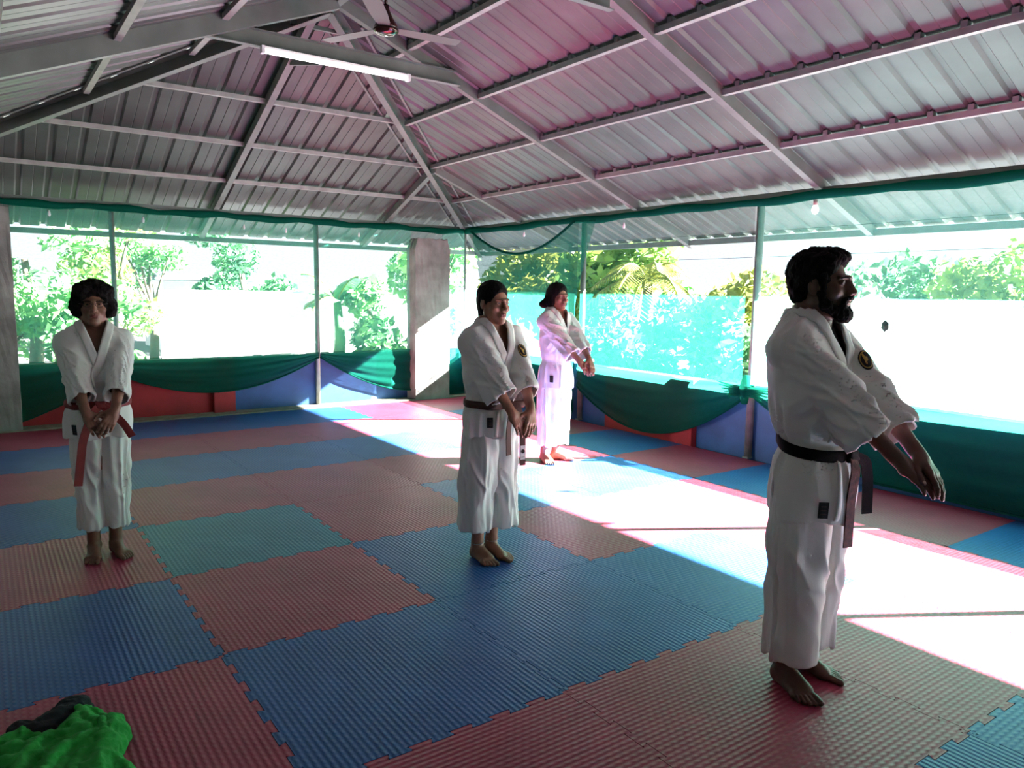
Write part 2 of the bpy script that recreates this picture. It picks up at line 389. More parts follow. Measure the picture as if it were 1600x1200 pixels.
for sx, l in ((1, 'right-hand'), (-1, 'left-hand')):
    L = 4.12
    a = Vector(P(RX, AY0, .015)); b = Vector((RX+sx*L, AY0+L, 3.714-.4*L+.015))
    member('hip_rafter', 'steel hip rafter with edge strips, the %s one of the back slope' % l, a, b, .065, .12, M_steel, flip=sx, group=None)
    o = C.objects[-1] if False else bpy.context.scene.collection.objects[-1]
    for q in (-1, 1):
        off = Vector((sx*q*.11, -q*.11, 0)) if sx > 0 else Vector((sx*q*.11, -q*.11, 0))
        bb = MB().beam(Vector((sx*.2, .2, -.08))+off, Vector((sx*L, L, -.4*L))+off, .022, .022, oz=.02); bb.build('edge_strip', M_steel, o)
for sx, l in ((1, 'right-hand'), (-1, 'left-hand')):
    L = 4.12
    member('hip_rafter', 'steel hip rafter of the near slope behind the camera, the %s one' % l, P(RX, AY1, .04), (RX+sx*L, AY1-L, 3.714-.4*L+.04), .065, .12, M_steel)
member('ridge_beam', 'steel ridge beam along the top of the roof', (RX, AY0+.02, 3.75), (RX, AY1-.02, 3.75), .06, .10, M_steel)
# purlins
def purlin(lab, p0, p1, clips=None):
    t = member('roof_purlin', lab, p0, p1, .045, .04, M_purlin, False, 0, 'roof beam', group='purlins under the roof sheets')
    return t
M_clip = pmat('grey_clip', (.2, .22, .21), .6)
CLIP = None
for k, x in enumerate((2.33, 3.03, 3.73, 4.44)):
    ya, yb2 = AY0+(x-RX)-.06, AY1-(x-RX)
    t = purlin('dark steel purlin on the right slope, %s from the ridge' % ordn[k+1], (x, ya, ZR(x)+.045), (x, yb2, ZR(x)+.045))
    s = math.ceil((max(yb2, -2.6)-.02)/.25)*.25+.02
    while s < ya-.05:
        if CLIP is None: CLIP = MB().box((-.024, -.018, .018), (.024, .018, .055)).build('rib_clip', M_clip, t); q = CLIP
        else: q = CLIP.copy(); C.objects.link(q); q.parent = t
        q.location = (0, s-ya, 0); s += .25
for k, x in enumerate((.82, .12, -.58, -1.27)):
    purlin('steel purlin on the left slope, %s from the ridge' % ordn[k+1], P(x, AY0+(RX-x)-.06, .045), P(x, AY1-(RX-x)+.06, .045))
for k, y in enumerate((2.55, 3.25, 3.97, 4.68)):
    d = y-AY0-.06
    purlin('thin steel purlin across the back slope, %s from the apex' % ordn[k+1], P(RX-d, y, .045), P(RX+d, y, .045))
for k, y in enumerate((-3.3, -4.0, -4.7, -5.4)):
    d = AY1-y-.06
    purlin('steel purlin across the near slope behind the camera, %s from its apex' % ordn[k+1], P(RX-d, y, .045), P(RX+d, y, .045))
# outer eave purlins
for lab, p0, p1 in (('outer eave purlin seen through the right-hand net', P(5.86, 6.0, .03), P(5.86, EYR+.1, .03)), ('outer eave purlin seen through the back net', P(EXL+.1, 6.0, .03), P(5.84, 6.0, .03))):
    member('eave_purlin', 'pale steel '+lab, p0, p1, .05, .06, M_steel, False)
# eave beams over the posts
member('eave_beam', 'steel eave beam above the right-hand nets', (5.05, 5.3, 2.375), (5.05, -6.0, 2.375), .05, .05, M_steel, False)
member('eave_beam', 'steel eave beam above the back nets', (-1.75, 5.27, 2.375), (5.1, 5.27, 2.375), .05, .05, M_steel, False)
# collar ties
tie = member('collar_tie', 'pale steel collar tie carrying the lit tube light', (.57, 1.78, 3.33), (2.80, 1.78, 3.33), .05, .12, M_steel)
member('collar_tie', 'pale steel collar tie at the top edge of the photo on the second rafter pair', (.8, -.38, 3.30), (2.60, -.38, 3.30), .05, .10, M_steel)
member('apex_brace', 'short steel brace between back centre rafter and collar tie', (1.60, 2.6, 3.44), (1.9, 1.85, 3.33), .03, .05, M_steel, False)
member('apex_brace', 'tiny steel cross strip just below the roof apex', (1.45, 2.18, 3.63), (1.98, 2.18, 3.63), .03, .03, M_steel, False)
# tube light
tl = thing('tube_light', 'lit white fluorescent tube light under the steel collar tie', 'lamp', (1.69, 1.76, 3.245))
MB().box((-.60, -.018, .012), (.60, .018, .03)).build('batten', M_white, tl)
MB().tube([(-.585, -.012, -.006), (.585, -.012, -.006)], .0165, 14).build('glowing_tube', M_tube, tl, True)
for s in (-1, 1): MB().box((s*.60-.012, -.03, -.024), (s*.60+.012, .02, .03)).build('end_cap', M_white, tl)
# cable near the tie
mb = MB().tube([(1.0, 1.85, 3.47), (1.06, 1.84, 3.43), (1.12, 1.82, 3.36)], .008, 8); o = mb.build('light_cable', M_btee, loc=(1.0, 1.85, 3.47)); tag(o, 'short black cable dropping to the collar tie above the tube light', 'cable')
# fan
fan = thing('ceiling_fan', 'dark brown ceiling fan hanging from the ridge at the top of the photo', 'fan', (RX, .93, 3.30))
MB().tube([(0, 0, .11), (0, 0, .42)], .011, 10).build('downrod', M_brown, fan, True)
MB().lathe([(.0, .16), (.018, .16), (.024, .13), (.035, .10), (.05, .07), (.072, .035), (.08, .015), (.083, 0)], n=28).build('bell_cover', M_brown, fan, True)
MB().lathe([(.083, .0), (.09, -.008), (.085, -.022), (.06, -.034), (.03, -.040), (.0, -.042)], n=28).build('motor_housing', pmat('fan_gloss', (.05, .02, .015), .12, .6), fan, True)
M_blade = pmat('fan_blade', (.10, .095, .09), .5)
for k in range(3):
    a = math.radians(234.6)+k*2*PI/3; ca, sa = math.cos(a), math.sin(a); pts = []
    mb = MB()
    V = []
    for r, wd in ((.07, .035), (.14, .05), (.3, .06), (.5, .062), (.56, .05)):
        for s, zz in ((-1, .004), (1, -.004)):
            for t in (-.0012, .0012): V.append((ca*r-sa*wd*s, sa*r+ca*wd*s, zz+t))
    Fc = []
    for i in range(4):
        b0 = i*4; b1 = b0+4
        Fc += [(b0, b0+2, b1+2, b1), (b0+1, b1+1, b1+3, b0+3), (b0, b1, b1+1, b0+1), (b0+2, b0+3, b1+3, b1+2)]
    Fc += [(0, 1, 3, 2), (16, 18, 19, 17)]
    mb.add(V, Fc); mb.build('blade', M_blade, fan)

# ------------------------------------------------------------------ posts
for x, y, lab, w in ((.50, 5.235, 'slim steel post behind the curly-haired student', .027), (2.80, 5.235, 'slim steel post in the middle of the back opening', .030),
                     (5.03, 2.66, 'slim steel post wrapped by green net beside the student in pink light', .032), (5.03, .25, 'steel post at the gathered net left of the instructor', .035),
                     (5.03, -2.15, 'steel post on the right wall beyond the right edge of the photo', .032), (5.03, -3.7, 'steel post on the right wall close to the camera side', .032),
                     (5.0, 5.22, 'thin steel post standing in the far corner', .016)):
    t = thing('support_post', lab, 'post', (x, y, 0), 0, 'slim steel posts around the hall')
    MB().tube([(0, 0, 0.012), (0, 0, 2.36)], w, 14).build('pipe', M_post, t, True)
    MB().box((-.045, -.028, .0), (.045, .028, .014)).build('base_plate', M_post, t)
# bulb and clips
b = thing('light_bulb', 'white bulb in a holder hanging under the right eave', 'lamp', (4.98, -.32, 2.22))
MB().lathe([(.0, -.045), (.016, -.04), (.028, -.022), (.030, 0), (.022, .02), (.017, .03)], n=18).build('glass_bulb', M_bulb, b, True)
MB().lathe([(.017, .03), (.019, .03), (.02, .07), (.0, .075)], n=14).build('bulb_holder', pmat('beige_holder', (.4, .36, .3), .5), b, True)
bulb_pos = [((-.08, 5.12, 2.23), 'first from the left'), ((.80, 5.12, 2.22), 'second from the left'), ((1.88, 5.12, 2.21), 'third from the left'), ((2.38, 5.12, 2.20), 'fourth from the left'), ((3.33, 5.12, 2.2), 'fifth from the left'),
            ((4.93, 1.9, 2.22), 'on the right-hand side'), ((4.93, 3.7, 2.22), 'above the net swag')]
for p, l in bulb_pos:
    o = MB().lathe([(.0, -.035), (.010, -.03), (.014, -.012), (.010, .012), (.005, .03), (0, .032)], n=10).build('small_bulb', M_white, None, True)
    o.location = p; tag(o, 'tiny white bulb hanging below the green eave band, '+l, 'lamp', 'tiny white bulbs along the eave')
MB_l = MB().add([(0, 0, .05), (0, .028, .03), (0, .032, -.012), (0, .005, -.045), (0, -.026, -.02), (0, -.028, .022), (-.012, 0, 0), (.006, 0, 0)],
    [(0, 1, 6), (1, 2, 6), (2, 3, 6), (3, 4, 6), (4, 5, 6), (5, 0, 6), (1, 0, 7), (2, 1, 7), (3, 2, 7), (4, 3, 7), (5, 4, 7), (0, 5, 7)])
o = MB_l.build('net_patch', pmat('dark_leaf', (.01, .09, .05), .7)); o.location = (4.935, -1.01, 1.28); tag(o, 'small dark green patch stuck on the net right of the instructor', 'patch')

# ------------------------------------------------------------------ nets
def cat_(u, z0, z1, sag): return z0*(1-u)+z1*u-sag*4*u*(1-u)
def net_mesh(name, side, s0, s1, top, bot, disp, mat, parent, nu=60, nv=30, base=None):
    # side 'R' plane x=base, s runs along y; side 'B' plane y=base, s along x; disp = distance towards the room
    V = []; Fc = []
    for i in range(nu+1):
        u = i/nu; s = s0+(s1-s0)*u; zt = top(u); zb_ = bot(u)
        for j in range(nv+1):
            v = j/nv; z = zt+(zb_-zt)*v; d = disp(u, v)
            V.append((base-d, s, z) if side == 'R' else (s, base-d, z))
    for i in range(nu):
        for j in range(nv):
            a = i*(nv+1)+j; Fc.append((a, a+1, a+nv+2, a+nv+1))
    loc = parent.location
    V = np.array(V)-np.array(loc)
    return mesh_obj(name, V, Fc, mat, parent, True)
def shade_net(lab, side, s0, s1, base, lower, hem, seed=0, upmat=M_net, ztop=2.33, zl=.69):
    mid = (s0+s1)/2
    t = thing('shade_net', lab, 'net', (base, mid, 0) if side == 'R' else (mid, base, 0), 0, 'green shade nets closing the sides')
    rr = random.Random(seed); ph = [rr.random()*6 for _ in range(6)]
    if upmat:
        net_mesh('net_panel', side, s0, s1, lambda u: ztop, lambda u: zl, lambda u, v: .006*math.sin(u*19+ph[0]+v*2)*v+.010*math.sin(v*5+u*7+ph[1])*v, upmat, t, 50, 20, base)
    def bulge(u, v):
        e = math.sin(PI*min(1, max(0, u)))
        L = 1.0 if lower == 'both' else 1.0
        return .012+.035*math.sin(PI*min(1, v*1.02))*(.3+.7*e)+.012*math.sin(v*17+3*e+ph[2]+1.5*math.sin(u*5+ph[3]))*(.25+v)*.8+.006*math.sin(v*31+ph[4]+u*4)
    net_mesh('gathered_hem', side, s0, s1, lambda u: zl+.004, hem, bulge, M_netd, t, 60, 26, base)
    # rolled lower edge
    pts = []
    for i in range(41):
        u = i/40; s = s0+(s1-s0)*u; z = hem(u); d = bulge(u, 1)+.004
        p = (base-d, s, z+.01) if side == 'R' else (s, base-d, z+.01); pts.append(tuple(np.array(p)-np.array(t.location)))
    MB().tube(pts, .010, 8).build('hem_cord', M_band, t, True)
    return t
BY = 5.18; RXN = 4.975
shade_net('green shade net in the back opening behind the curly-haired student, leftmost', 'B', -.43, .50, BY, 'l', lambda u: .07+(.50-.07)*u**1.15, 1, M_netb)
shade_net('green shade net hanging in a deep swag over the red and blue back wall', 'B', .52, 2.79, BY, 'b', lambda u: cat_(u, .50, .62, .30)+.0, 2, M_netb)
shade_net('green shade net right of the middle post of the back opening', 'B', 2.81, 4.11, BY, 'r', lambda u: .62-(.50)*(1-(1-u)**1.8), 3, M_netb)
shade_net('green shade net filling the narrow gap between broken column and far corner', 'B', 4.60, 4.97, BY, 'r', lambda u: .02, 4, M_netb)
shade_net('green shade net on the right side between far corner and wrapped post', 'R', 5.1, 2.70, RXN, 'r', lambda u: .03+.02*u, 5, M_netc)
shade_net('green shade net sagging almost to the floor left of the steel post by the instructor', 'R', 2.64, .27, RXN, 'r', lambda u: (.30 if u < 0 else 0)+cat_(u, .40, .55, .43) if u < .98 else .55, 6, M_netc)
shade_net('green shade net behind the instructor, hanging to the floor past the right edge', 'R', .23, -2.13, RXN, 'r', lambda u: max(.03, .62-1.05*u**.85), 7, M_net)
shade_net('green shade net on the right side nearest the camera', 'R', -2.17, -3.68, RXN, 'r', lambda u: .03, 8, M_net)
# second sheet draped over the first right bay
t = thing('draped_net', 'second green net hung with a drooping top edge between far corner and wrapped post', 'net', (4.93, 3.8, 0))
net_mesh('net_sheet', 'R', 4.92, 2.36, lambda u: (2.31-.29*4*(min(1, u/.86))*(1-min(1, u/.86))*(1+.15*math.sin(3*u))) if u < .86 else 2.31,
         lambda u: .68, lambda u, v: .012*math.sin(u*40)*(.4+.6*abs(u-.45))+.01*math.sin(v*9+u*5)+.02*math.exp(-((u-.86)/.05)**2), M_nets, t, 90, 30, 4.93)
o = bpy.context.scene.collection.objects[-1]
me = o.data
for v in me.vertices:     # side edges pull towards the post as they go down
    z = v.co.z; y = v.co.y+3.8; k = max(0, (2.3-z)/1.6)
    if y < 2.72: v.co.y = (2.72-(2.72-y)*max(.12, 1-k*1.5))-3.8
    if y > 4.0: v.co.y = (4.0+(y-4.0)*(1-.55*min(1, k)))-3.8
me.update()
pts = []
for i in range(41):
    u = i/40*.86; pts.append((-.015, 4.92-2.56*u-3.8, (2.31-.29*4*(u/.86)*(1-u/.86)*(1+.15*math.sin(3*u)))))
MB().tube(pts, .016, 8).build('rolled_edge', M_band, t, True)
# gathered bunches
for x, y, z, l, s in ((4.955, .22, .66, 'bunch of green net tied around the steel post left of the instructor', 1.0), (2.80-.0, 5.165, .645, None, .6)):
    if l:
        mb = MB()
        for k in range(6):
            for sy in (1, -1): mb.tube([(-.005, sy*(.34-.03*k), .035-.03*k), (-.03-.004*k, sy*.15, .012-.016*k), (-.02, 0, -.01*k)], [.004, .012, .02], 8)
        mb.tube([(-.01, 0, .12), (-.02, .01, 0), (0, .02, -.14)], [.03, .05, .03], 10)
        o = mb.build('net_bunch', M_netd, None, True); o.location = (x-.03, y, z); tag(o, l, 'net')
# gathered net band around the eave beams
def band(lab, p0, p1, side, seed):
    rr = random.Random(seed); n = 70; pts = []; rad = []
    for i in range(n+1):
        u = i/n; p = Vector(p0).lerp(Vector(p1), u); p.z += .008*math.sin(u*37+seed)+.006*math.sin(u*91)
        pts.append(p-Vector(p0)); rad.append(.034+.006*math.sin(u*53+seed)+.005*rr.random())
    o = MB().tube(pts, rad, 10).build('rolled_net', M_band, None, True); o.location = p0; tag(o, lab, 'net')
band('dark green rolled net along the eave of the right side', (4.975, 5.15, 2.325), (4.975, -5.8, 2.325), 'R', 1)
band('dark green rolled net along the eave of the back side', (-1.7, 5.18, 2.325), (4.95, 5.18, 2.325), 'B', 2)
# thin wires across the right opening
for z, l in ((2.09, 'upper'), (1.86, 'lower')):
    o = MB().tube([(0, 0, 0), (0, -4, -.015), (0, -8, .0)], .0022, 6).build('tie_wire', M_btee); o.location = (5.10, 4.9, z); tag(o, 'thin dark wire stretched outside the right-hand nets, the %s one' % l, 'wire')
# ------------------------------------------------------------------ people: signed-distance sculpting
class Field:
    def __init__(s, lo, hi, h):
        s.h = h; s.lo = np.array(lo, np.float32); n = np.ceil((np.array(hi)-np.array(lo))/h).astype(int)+1
        s.n = n; s.D = np.full(tuple(n), 5.0, np.float32)
    def local(s, lo, hi, pad):
        a = np.clip(np.floor((np.array(lo)-pad-s.lo)/s.h).astype(int), 0, s.n); b = np.clip(np.ceil((np.array(hi)+pad-s.lo)/s.h).astype(int)+1, 0, s.n)
        if (b <= a).any(): return None, None
        sl = tuple(slice(int(a[i]), int(b[i])) for i in range(3))
        g = [s.lo[i]+s.h*np.arange(a[i], b[i], dtype=np.float32) for i in range(3)]
        return sl, (g[0][:, None, None], g[1][None, :, None], g[2][None, None, :])
    def add(s, prim, k=.0):
        f, lo, hi = prim; sl, g = s.local(lo, hi, k+3*s.h)
        if sl is None: return s
        d = f(*g).astype(np.float32); o = s.D[sl]
        if k > 0:
            t = np.clip(.5+.5*(o-d)/k, 0, 1); s.D[sl] = o*(1-t)+d*t-k*t*(1-t)
        else: s.D[sl] = np.minimum(o, d)
        return s
    def sub(s, prim, k=.0):
        f, lo, hi = prim; sl, g = s.local(lo, hi, k+3*s.h)
        if sl is None: return s
        d = -f(*g).astype(np.float32); o = s.D[sl]
        if k > 0:
            t = np.clip(.5-.5*(o-d)/k, 0, 1); s.D[sl] = o*(1-t)+d*t+k*t*(1-t)
        else: s.D[sl] = np.maximum(o, d)
        return s
    def grid(s):
        g = [s.lo[i]+s.h*np.arange(s.n[i], dtype=np.float32) for i in range(3)]
        return g[0][:, None, None], g[1][None, :, None], g[2][None, None, :]
    def samp(s, Pn, D=None):
        D = s.D if D is None else D
        q = (np.asarray(Pn, np.float32)-s.lo)/s.h; q = np.clip(q, 0, s.n-1.001); i = q.astype(int); f = q-i; r = 0
        for dx in (0, 1):
            for dy in (0, 1):
                for dz in (0, 1):
                    wt = (f[:, 0] if dx else 1-f[:, 0])*(f[:, 1] if dy else 1-f[:, 1])*(f[:, 2] if dz else 1-f[:, 2])
                    r = r+wt*D[i[:, 0]+dx, i[:, 1]+dy, i[:, 2]+dz]
        return r
    def grad(s, Pn, e=.006, D=None):
        Pn = np.asarray(Pn, float); g = np.zeros_like(Pn)
        for i in range(3):
            d = np.zeros(3); d[i] = e; g[:, i] = s.samp(Pn+d, D)-s.samp(Pn-d, D)
        return g/(np.linalg.norm(g, axis=1)[:, None]+1e-9)
    def mesh(s, D=None):
        D = s.D if D is None else D
        ins = D < 0; c = np.zeros(tuple(s.n-1), np.int8)
        for a in (0, 1):
            for b in (0, 1):
                for d in (0, 1): c += ins[a:s.n[0]-1+a, b:s.n[1]-1+b, d:s.n[2]-1+d]
        cells = np.argwhere((c > 0) & (c < 8)); idx = np.full(c.shape, -1, np.int32); idx[tuple(cells.T)] = np.arange(len(cells))
        acc = np.zeros((len(cells), 3)); cnt = np.zeros(len(cells))
        for ax in range(3):
            o1, o2 = [k for k in range(3) if k != ax]
            for p in (0, 1):
                for q in (0, 1):
                    A = cells.copy(); A[:, o1] += p; A[:, o2] += q; B = A.copy(); B[:, ax] += 1
                    da = D[tuple(A.T)]; db = D[tuple(B.T)]; m = (da < 0) != (db < 0)
                    t = np.where(m, da/(da-db+1e-12), 0); Pp = A.astype(float); Pp[:, ax] += t
                    acc[m] += Pp[m]; cnt[m] += 1
        V = s.lo+s.h*(acc/np.maximum(cnt, 1)[:, None]); Q = []
        for ax in range(3):
            o1, o2 = (ax+1) % 3, (ax+2) % 3
            sa = [slice(None)]*3; sb = [slice(None)]*3; sa[ax] = slice(0, -1); sb[ax] = slice(1, None)
            A = ins[tuple(sa)]; B = ins[tuple(sb)]; E_ = np.argwhere(A != B)
            ok = (E_[:, o1] > 0) & (E_[:, o2] > 0) & (E_[:, o1] < s.n[o1]-1) & (E_[:, o2] < s.n[o2]-1); E_ = E_[ok]
            if not len(E_): continue
            def cell(d1, d2):
                k = E_.copy(); k[:, o1] -= d1; k[:, o2] -= d2; return idx[tuple(k.T)]
            q = np.stack([cell(1, 1), cell(0, 1), cell(0, 0), cell(1, 0)], 1); fl = ~A[tuple(E_.T)]
            q[fl] = q[fl][:, ::-1]; Q.append(q)
        return V, np.concatenate(Q)
def len3(x, y, z): return np.sqrt(x*x+y*y+z*z)
def ball(c, r): return (lambda x, y, z: len3(x-c[0], y-c[1], z-c[2])-r), np.array(c)-r, np.array(c)+r
def ell(c, r, rot=None):
    c = np.array(c, float); r = np.array(r, float); Rm = np.array(rot) if rot is not None else None; R_ = r.max()
    def f(x, y, z):
        x, y, z = x-c[0], y-c[1], z-c[2]
        if Rm is not None: x, y, z = (Rm[0, 0]*x+Rm[0, 1]*y+Rm[0, 2]*z), (Rm[1, 0]*x+Rm[1, 1]*y+Rm[1, 2]*z), (Rm[2, 0]*x+Rm[2, 1]*y+Rm[2, 2]*z)
        k0 = np.sqrt((x/r[0])**2+(y/r[1])**2+(z/r[2])**2); k1 = np.sqrt((x/r[0]**2)**2+(y/r[1]**2)**2+(z/r[2]**2)**2)+1e-9
        return k0*(k0-1)/k1
    return f, c-(R_ if Rm is not None else r), c+(R_ if Rm is not None else r)
def cap(a, b, ra, rb=None):
    a = np.array(a, float); b = np.array(b, float); rb = ra if rb is None else rb; d = b-a; L2 = d@d+1e-12; rm = max(ra, rb)
    def f(x, y, z):
        x, y, z = x-a[0], y-a[1], z-a[2]; t = np.clip((x*d[0]+y*d[1]+z*d[2])/L2, 0, 1)
        return len3(x-t*d[0], y-t*d[1], z-t*d[2])-(ra+(rb-ra)*t)
    return f, np.minimum(a, b)-rm, np.maximum(a, b)+rm
def loft(a, b, u, st, ends=(None, None), grow=0, sup=2.0):
    # elliptic sections st=[(t, ru, rv, cu, cv)] along a->b; u = direction of the first radius
    a = np.array(a, float); b = np.array(b, float); w = b-a; L = np.linalg.norm(w); w /= L
    u = np.array(u, float); u -= w*(u@w); u /= np.linalg.norm(u); v = np.cross(w, u); S = np.array(st, float); rm = S[:, 1:3].max()+np.abs(S[:, 3:5]).max()+grow
    ext = max(0, -S[0, 0])*L+.04; ext2 = max(0, S[-1, 0]-1)*L+.04
    A, B = a-w*ext, b+w*ext2
    def f(x, y, z):
        x, y, z = x-a[0], y-a[1], z-a[2]; t = (x*w[0]+y*w[1]+z*w[2])
        pu = x*u[0]+y*u[1]+z*u[2]; pv = x*v[0]+y*v[1]+z*v[2]; tn = t/L
        r1 = np.interp(tn, S[:, 0], S[:, 1])+grow; r2 = np.interp(tn, S[:, 0], S[:, 2])+grow; c1 = np.interp(tn, S[:, 0], S[:, 3]); c2 = np.interp(tn, S[:, 0], S[:, 4])
        p, q = (pu-c1), (pv-c2); k0 = (np.abs(p/r1)**sup+np.abs(q/r2)**sup)**(1/sup); k1 = np.sqrt((p/r1**2)**2+(q/r2**2)**2)+1e-6
        d = np.where(k0 > .15, k0*(k0-1)/k1, -np.minimum(r1, r2))
        if ends[0] is not None: d = np.maximum(d, (ends[0]*L-t))
        if ends[1] is not None: d = np.maximum(d, (t-ends[1]*L))
        return d
    return f, np.minimum(A, B)-rm, np.maximum(A, B)+rm
def smooth_st(rows, n=40):
    R_ = np.array(rows, float); t = np.linspace(R_[0, 0], R_[-1, 0], n); out = [t]
    for c in range(1, 5):
        y = np.interp(t, R_[:, 0], R_[:, c]); k = np.array([1, 2, 3, 2, 1.])/9; yp = np.pad(y, 2, mode='edge'); out.append(np.convolve(yp, k, 'valid'))
    return np.stack(out, 1)
def hsh(i, j, k, seed):
    n = (i*374761393+j*668265263+k*2147483647+seed*974634777) & 0xffffffff
    n = ((n ^ (n >> 13))*1274126177) & 0xffffffff; return ((n ^ (n >> 16)) & 0xffff)/65535.0
def vn(Pn, seed=0):
    Pn = np.asarray(Pn, float); i = np.floor(Pn).astype(np.int64); f = Pn-i; f = f*f*(3-2*f); r = 0
    for dx in (0, 1):
        for dy in (0, 1):
            for dz in (0, 1):
                wt = (f[:, 0] if dx else 1-f[:, 0])*(f[:, 1] if dy else 1-f[:, 1])*(f[:, 2] if dz else 1-f[:, 2])
                r = r+wt*hsh(i[:, 0]+dx, i[:, 1]+dy, i[:, 2]+dz, seed)
    return r*2-1
def ridge(Pn, seed=0): return 1-2*np.abs(vn(Pn, seed))          # crisp crests
def unit(v): v = np.array(v, float); return v/np.linalg.norm(v)
def rotz(a): return np.array([[math.cos(a), -math.sin(a), 0], [math.sin(a), math.cos(a), 0], [0, 0, 1]])
def rotx(a): return np.array([[1, 0, 0], [0, math.cos(a), -math.sin(a)], [0, math.sin(a), math.cos(a)]])

def skin_mat(name, c, rough=.5): 
    return pmat(name, c, rough, noise=.18, nscale=14, bump=.06, bscale=300)
M_gi = pmat('white_cotton', (.80, .82, .78), .9, bump=.12, bscale=420, sheen=.2)
M_gi2 = pmat('white_cotton_trim', (.77, .79, .75), .9, bump=.15, bscale=420)
M_hair = pmat('black_hair', (.006, .0045, .0045), .85, spec=.15, bump=.6, bscale=160, stretch=(1, 1, .35))
M_eye = pmat('eye_white', (.24, .22, .20), .6); M_iris = pmat('dark_iris', (.012, .006, .004), .45)
M_lip = pmat('lip', (.17, .06, .05), .5); M_nail = pmat('nail', (.42, .26, .20), .35)
M_black = pmat('black_cloth', (.012, .012, .013), .85, bump=.2, bscale=300)
M_gold = pmat('gold_thread', (.55, .36, .08), .5); M_silver = pmat('anklet_silver', (.7, .7, .68), .25, .9)

def hand(F, wrist, d, n, s, sc=1.0, curl=(8, 14, 16), spread=.05, thumb=.6, nails=None):
    """add a hand: wrist point, d finger direction, n palm normal, s thumb side"""
    d = unit(d); n = np.array(n, float); n = unit(n-d*(n@d)); s0 = np.cross(d, n); s = s0 if s0@np.array(s, float) > 0 else -s0
    W = np.array(wrist, float); k = .012*sc
    pt = lambda a, b, c: W+(d*a+s*b+n*c)*sc
    F.add(cap(pt(-.03, 0, 0), pt(.02, 0, 0), .022*sc, .024*sc), k)
    for b, L in ((.027, .078), (.009, .083), (-.009, .080), (-.026, .073)):
        F.add(cap(pt(.012, b*.55, 0), pt(L, b, .0), .0150*sc, .0118*sc), k)
    F.add(ell(pt(.035, .024, .010), (.016*sc, .016*sc, .016*sc)), k)        # thumb mound
    F.add(ell(pt(.035, -.022, .006), (.015*sc, .015*sc, .015*sc)), k)
    tips = []
    for fi, (b, base, L, r) in enumerate(((.028, .080, .070, .0093), (.009, .086, .079, .0095), (-.010, .083, .073, .0090), (-.028, .074, .056, .0080))):
        p = pt(base, b, 0); a = 0; sp = (b/.03)*spread
        for gi, fr in enumerate((.46, .29, .25)):
            a += math.radians(curl[gi]*(1+.15*fi)); dd = unit(d*math.cos(a)+n*math.sin(a)+s*sp)
            q = p+dd*L*fr*sc; rr = r*(1-.08*gi)*sc
            F.add(cap(p, q, rr, rr*.93), .003 if gi else .006)
            if gi < 2: F.add(ball(q-n*.0008*sc, rr*1.0), .002)
            p = q
        tips.append((p, dd, -n*math.cos(a)+d*math.sin(a)))
    td = unit(d*(1-thumb)+s*thumb+n*.25); p = pt(.022, .022, .006); q = p+td*.042*sc; F.add(cap(p, q, .0150*sc, .0118*sc), .012)
    td2 = unit(d*.85+s*.35+n*.1); r_ = q+td2*.028*sc; F.add(cap(q, r_, .0112*sc, .0105*sc), .004); td3 = unit(d*.95+s*.12); e = r_+td3*.022*sc; F.add(cap(r_, e, .0105*sc, .0085*sc), .004)
    tips.append((e, td3, unit(s*.5-n*.8)))
    if nails is not None: nails += [(t+nn*.006*sc, .0058*sc) for t, dd, nn in tips]
    # tendons over the back
    for b in (.024, .008, -.008, -.022): F.add(cap(pt(.02, b*.5, -.0125), pt(.078, b, -.0075), .0032*sc, .0045*sc), .006)

def foot(F, ank, hd, inner, sc=1.0):
    """ankle joint, heading and direction of the inner side (both horizontal)"""
    A = np.array(ank, float); h = unit((*hd, 0)); i = unit((*inner, 0)); i = unit(i-h*(i@h))
    p = lambda a, b, z: np.array([*(A[:2]+(h*a+i*b)[:2]*sc), z*sc])
    F.add(cap(p(-.005, 0, .30), p(-.0, 0, .10), .048*sc, .034*sc), .02)
    F.add(cap(p(-.012, 0, .11), p(-.02, 0, .06), .031*sc, .033*sc), .02)
    F.add(ell(p(-.033, 0, .030), (.032*sc, .034*sc, .032*sc)), .02)
    F.add(ball(p(.0, .028, .072), .012*sc), .015); F.add(ball(p(-.004, -.028, .064), .012*sc), .015)
    F.add(cap(p(.0, .004, .062), p(.09, .016, .034), .034*sc, .022*sc), .02)
    F.add(cap(p(-.02, -.006, .028), p(.10, -.026, .018), .028*sc, .018*sc), .02)
    F.add(cap(p(.02, .0, .045), p(.11, .020, .024), .03*sc, .022*sc), .02)
    F.add(cap(p(.105, .026, .020), p(.112, -.034, .015), .021*sc, .015*sc), .015)
    L = [(.028, .178, .0140, .0125), (.008, .176, .0095, .0085), (-.008, .167, .0088, .0080), (-.023, .155, .0082, .0075), (-.037, .141, .0080, .0075)]
    for b, e, r1, r2 in L:
        F.add(cap(p(.11, b*.95, .018), p((.11+e)/2, b, .0185), r1*sc, r1*.95*sc), .006); F.add(cap(p((.11+e)/2, b, .0185), p(e, b*1.03, r2+.001), r1*.95*sc, r2*sc), .002)
    g = (lambda x, y, z: z-.0015+0*x+0*y), A-np.array([.3, .3, 1]), np.array([A[0]+.3, A[1]+.3, .001])
    F.sub(g)

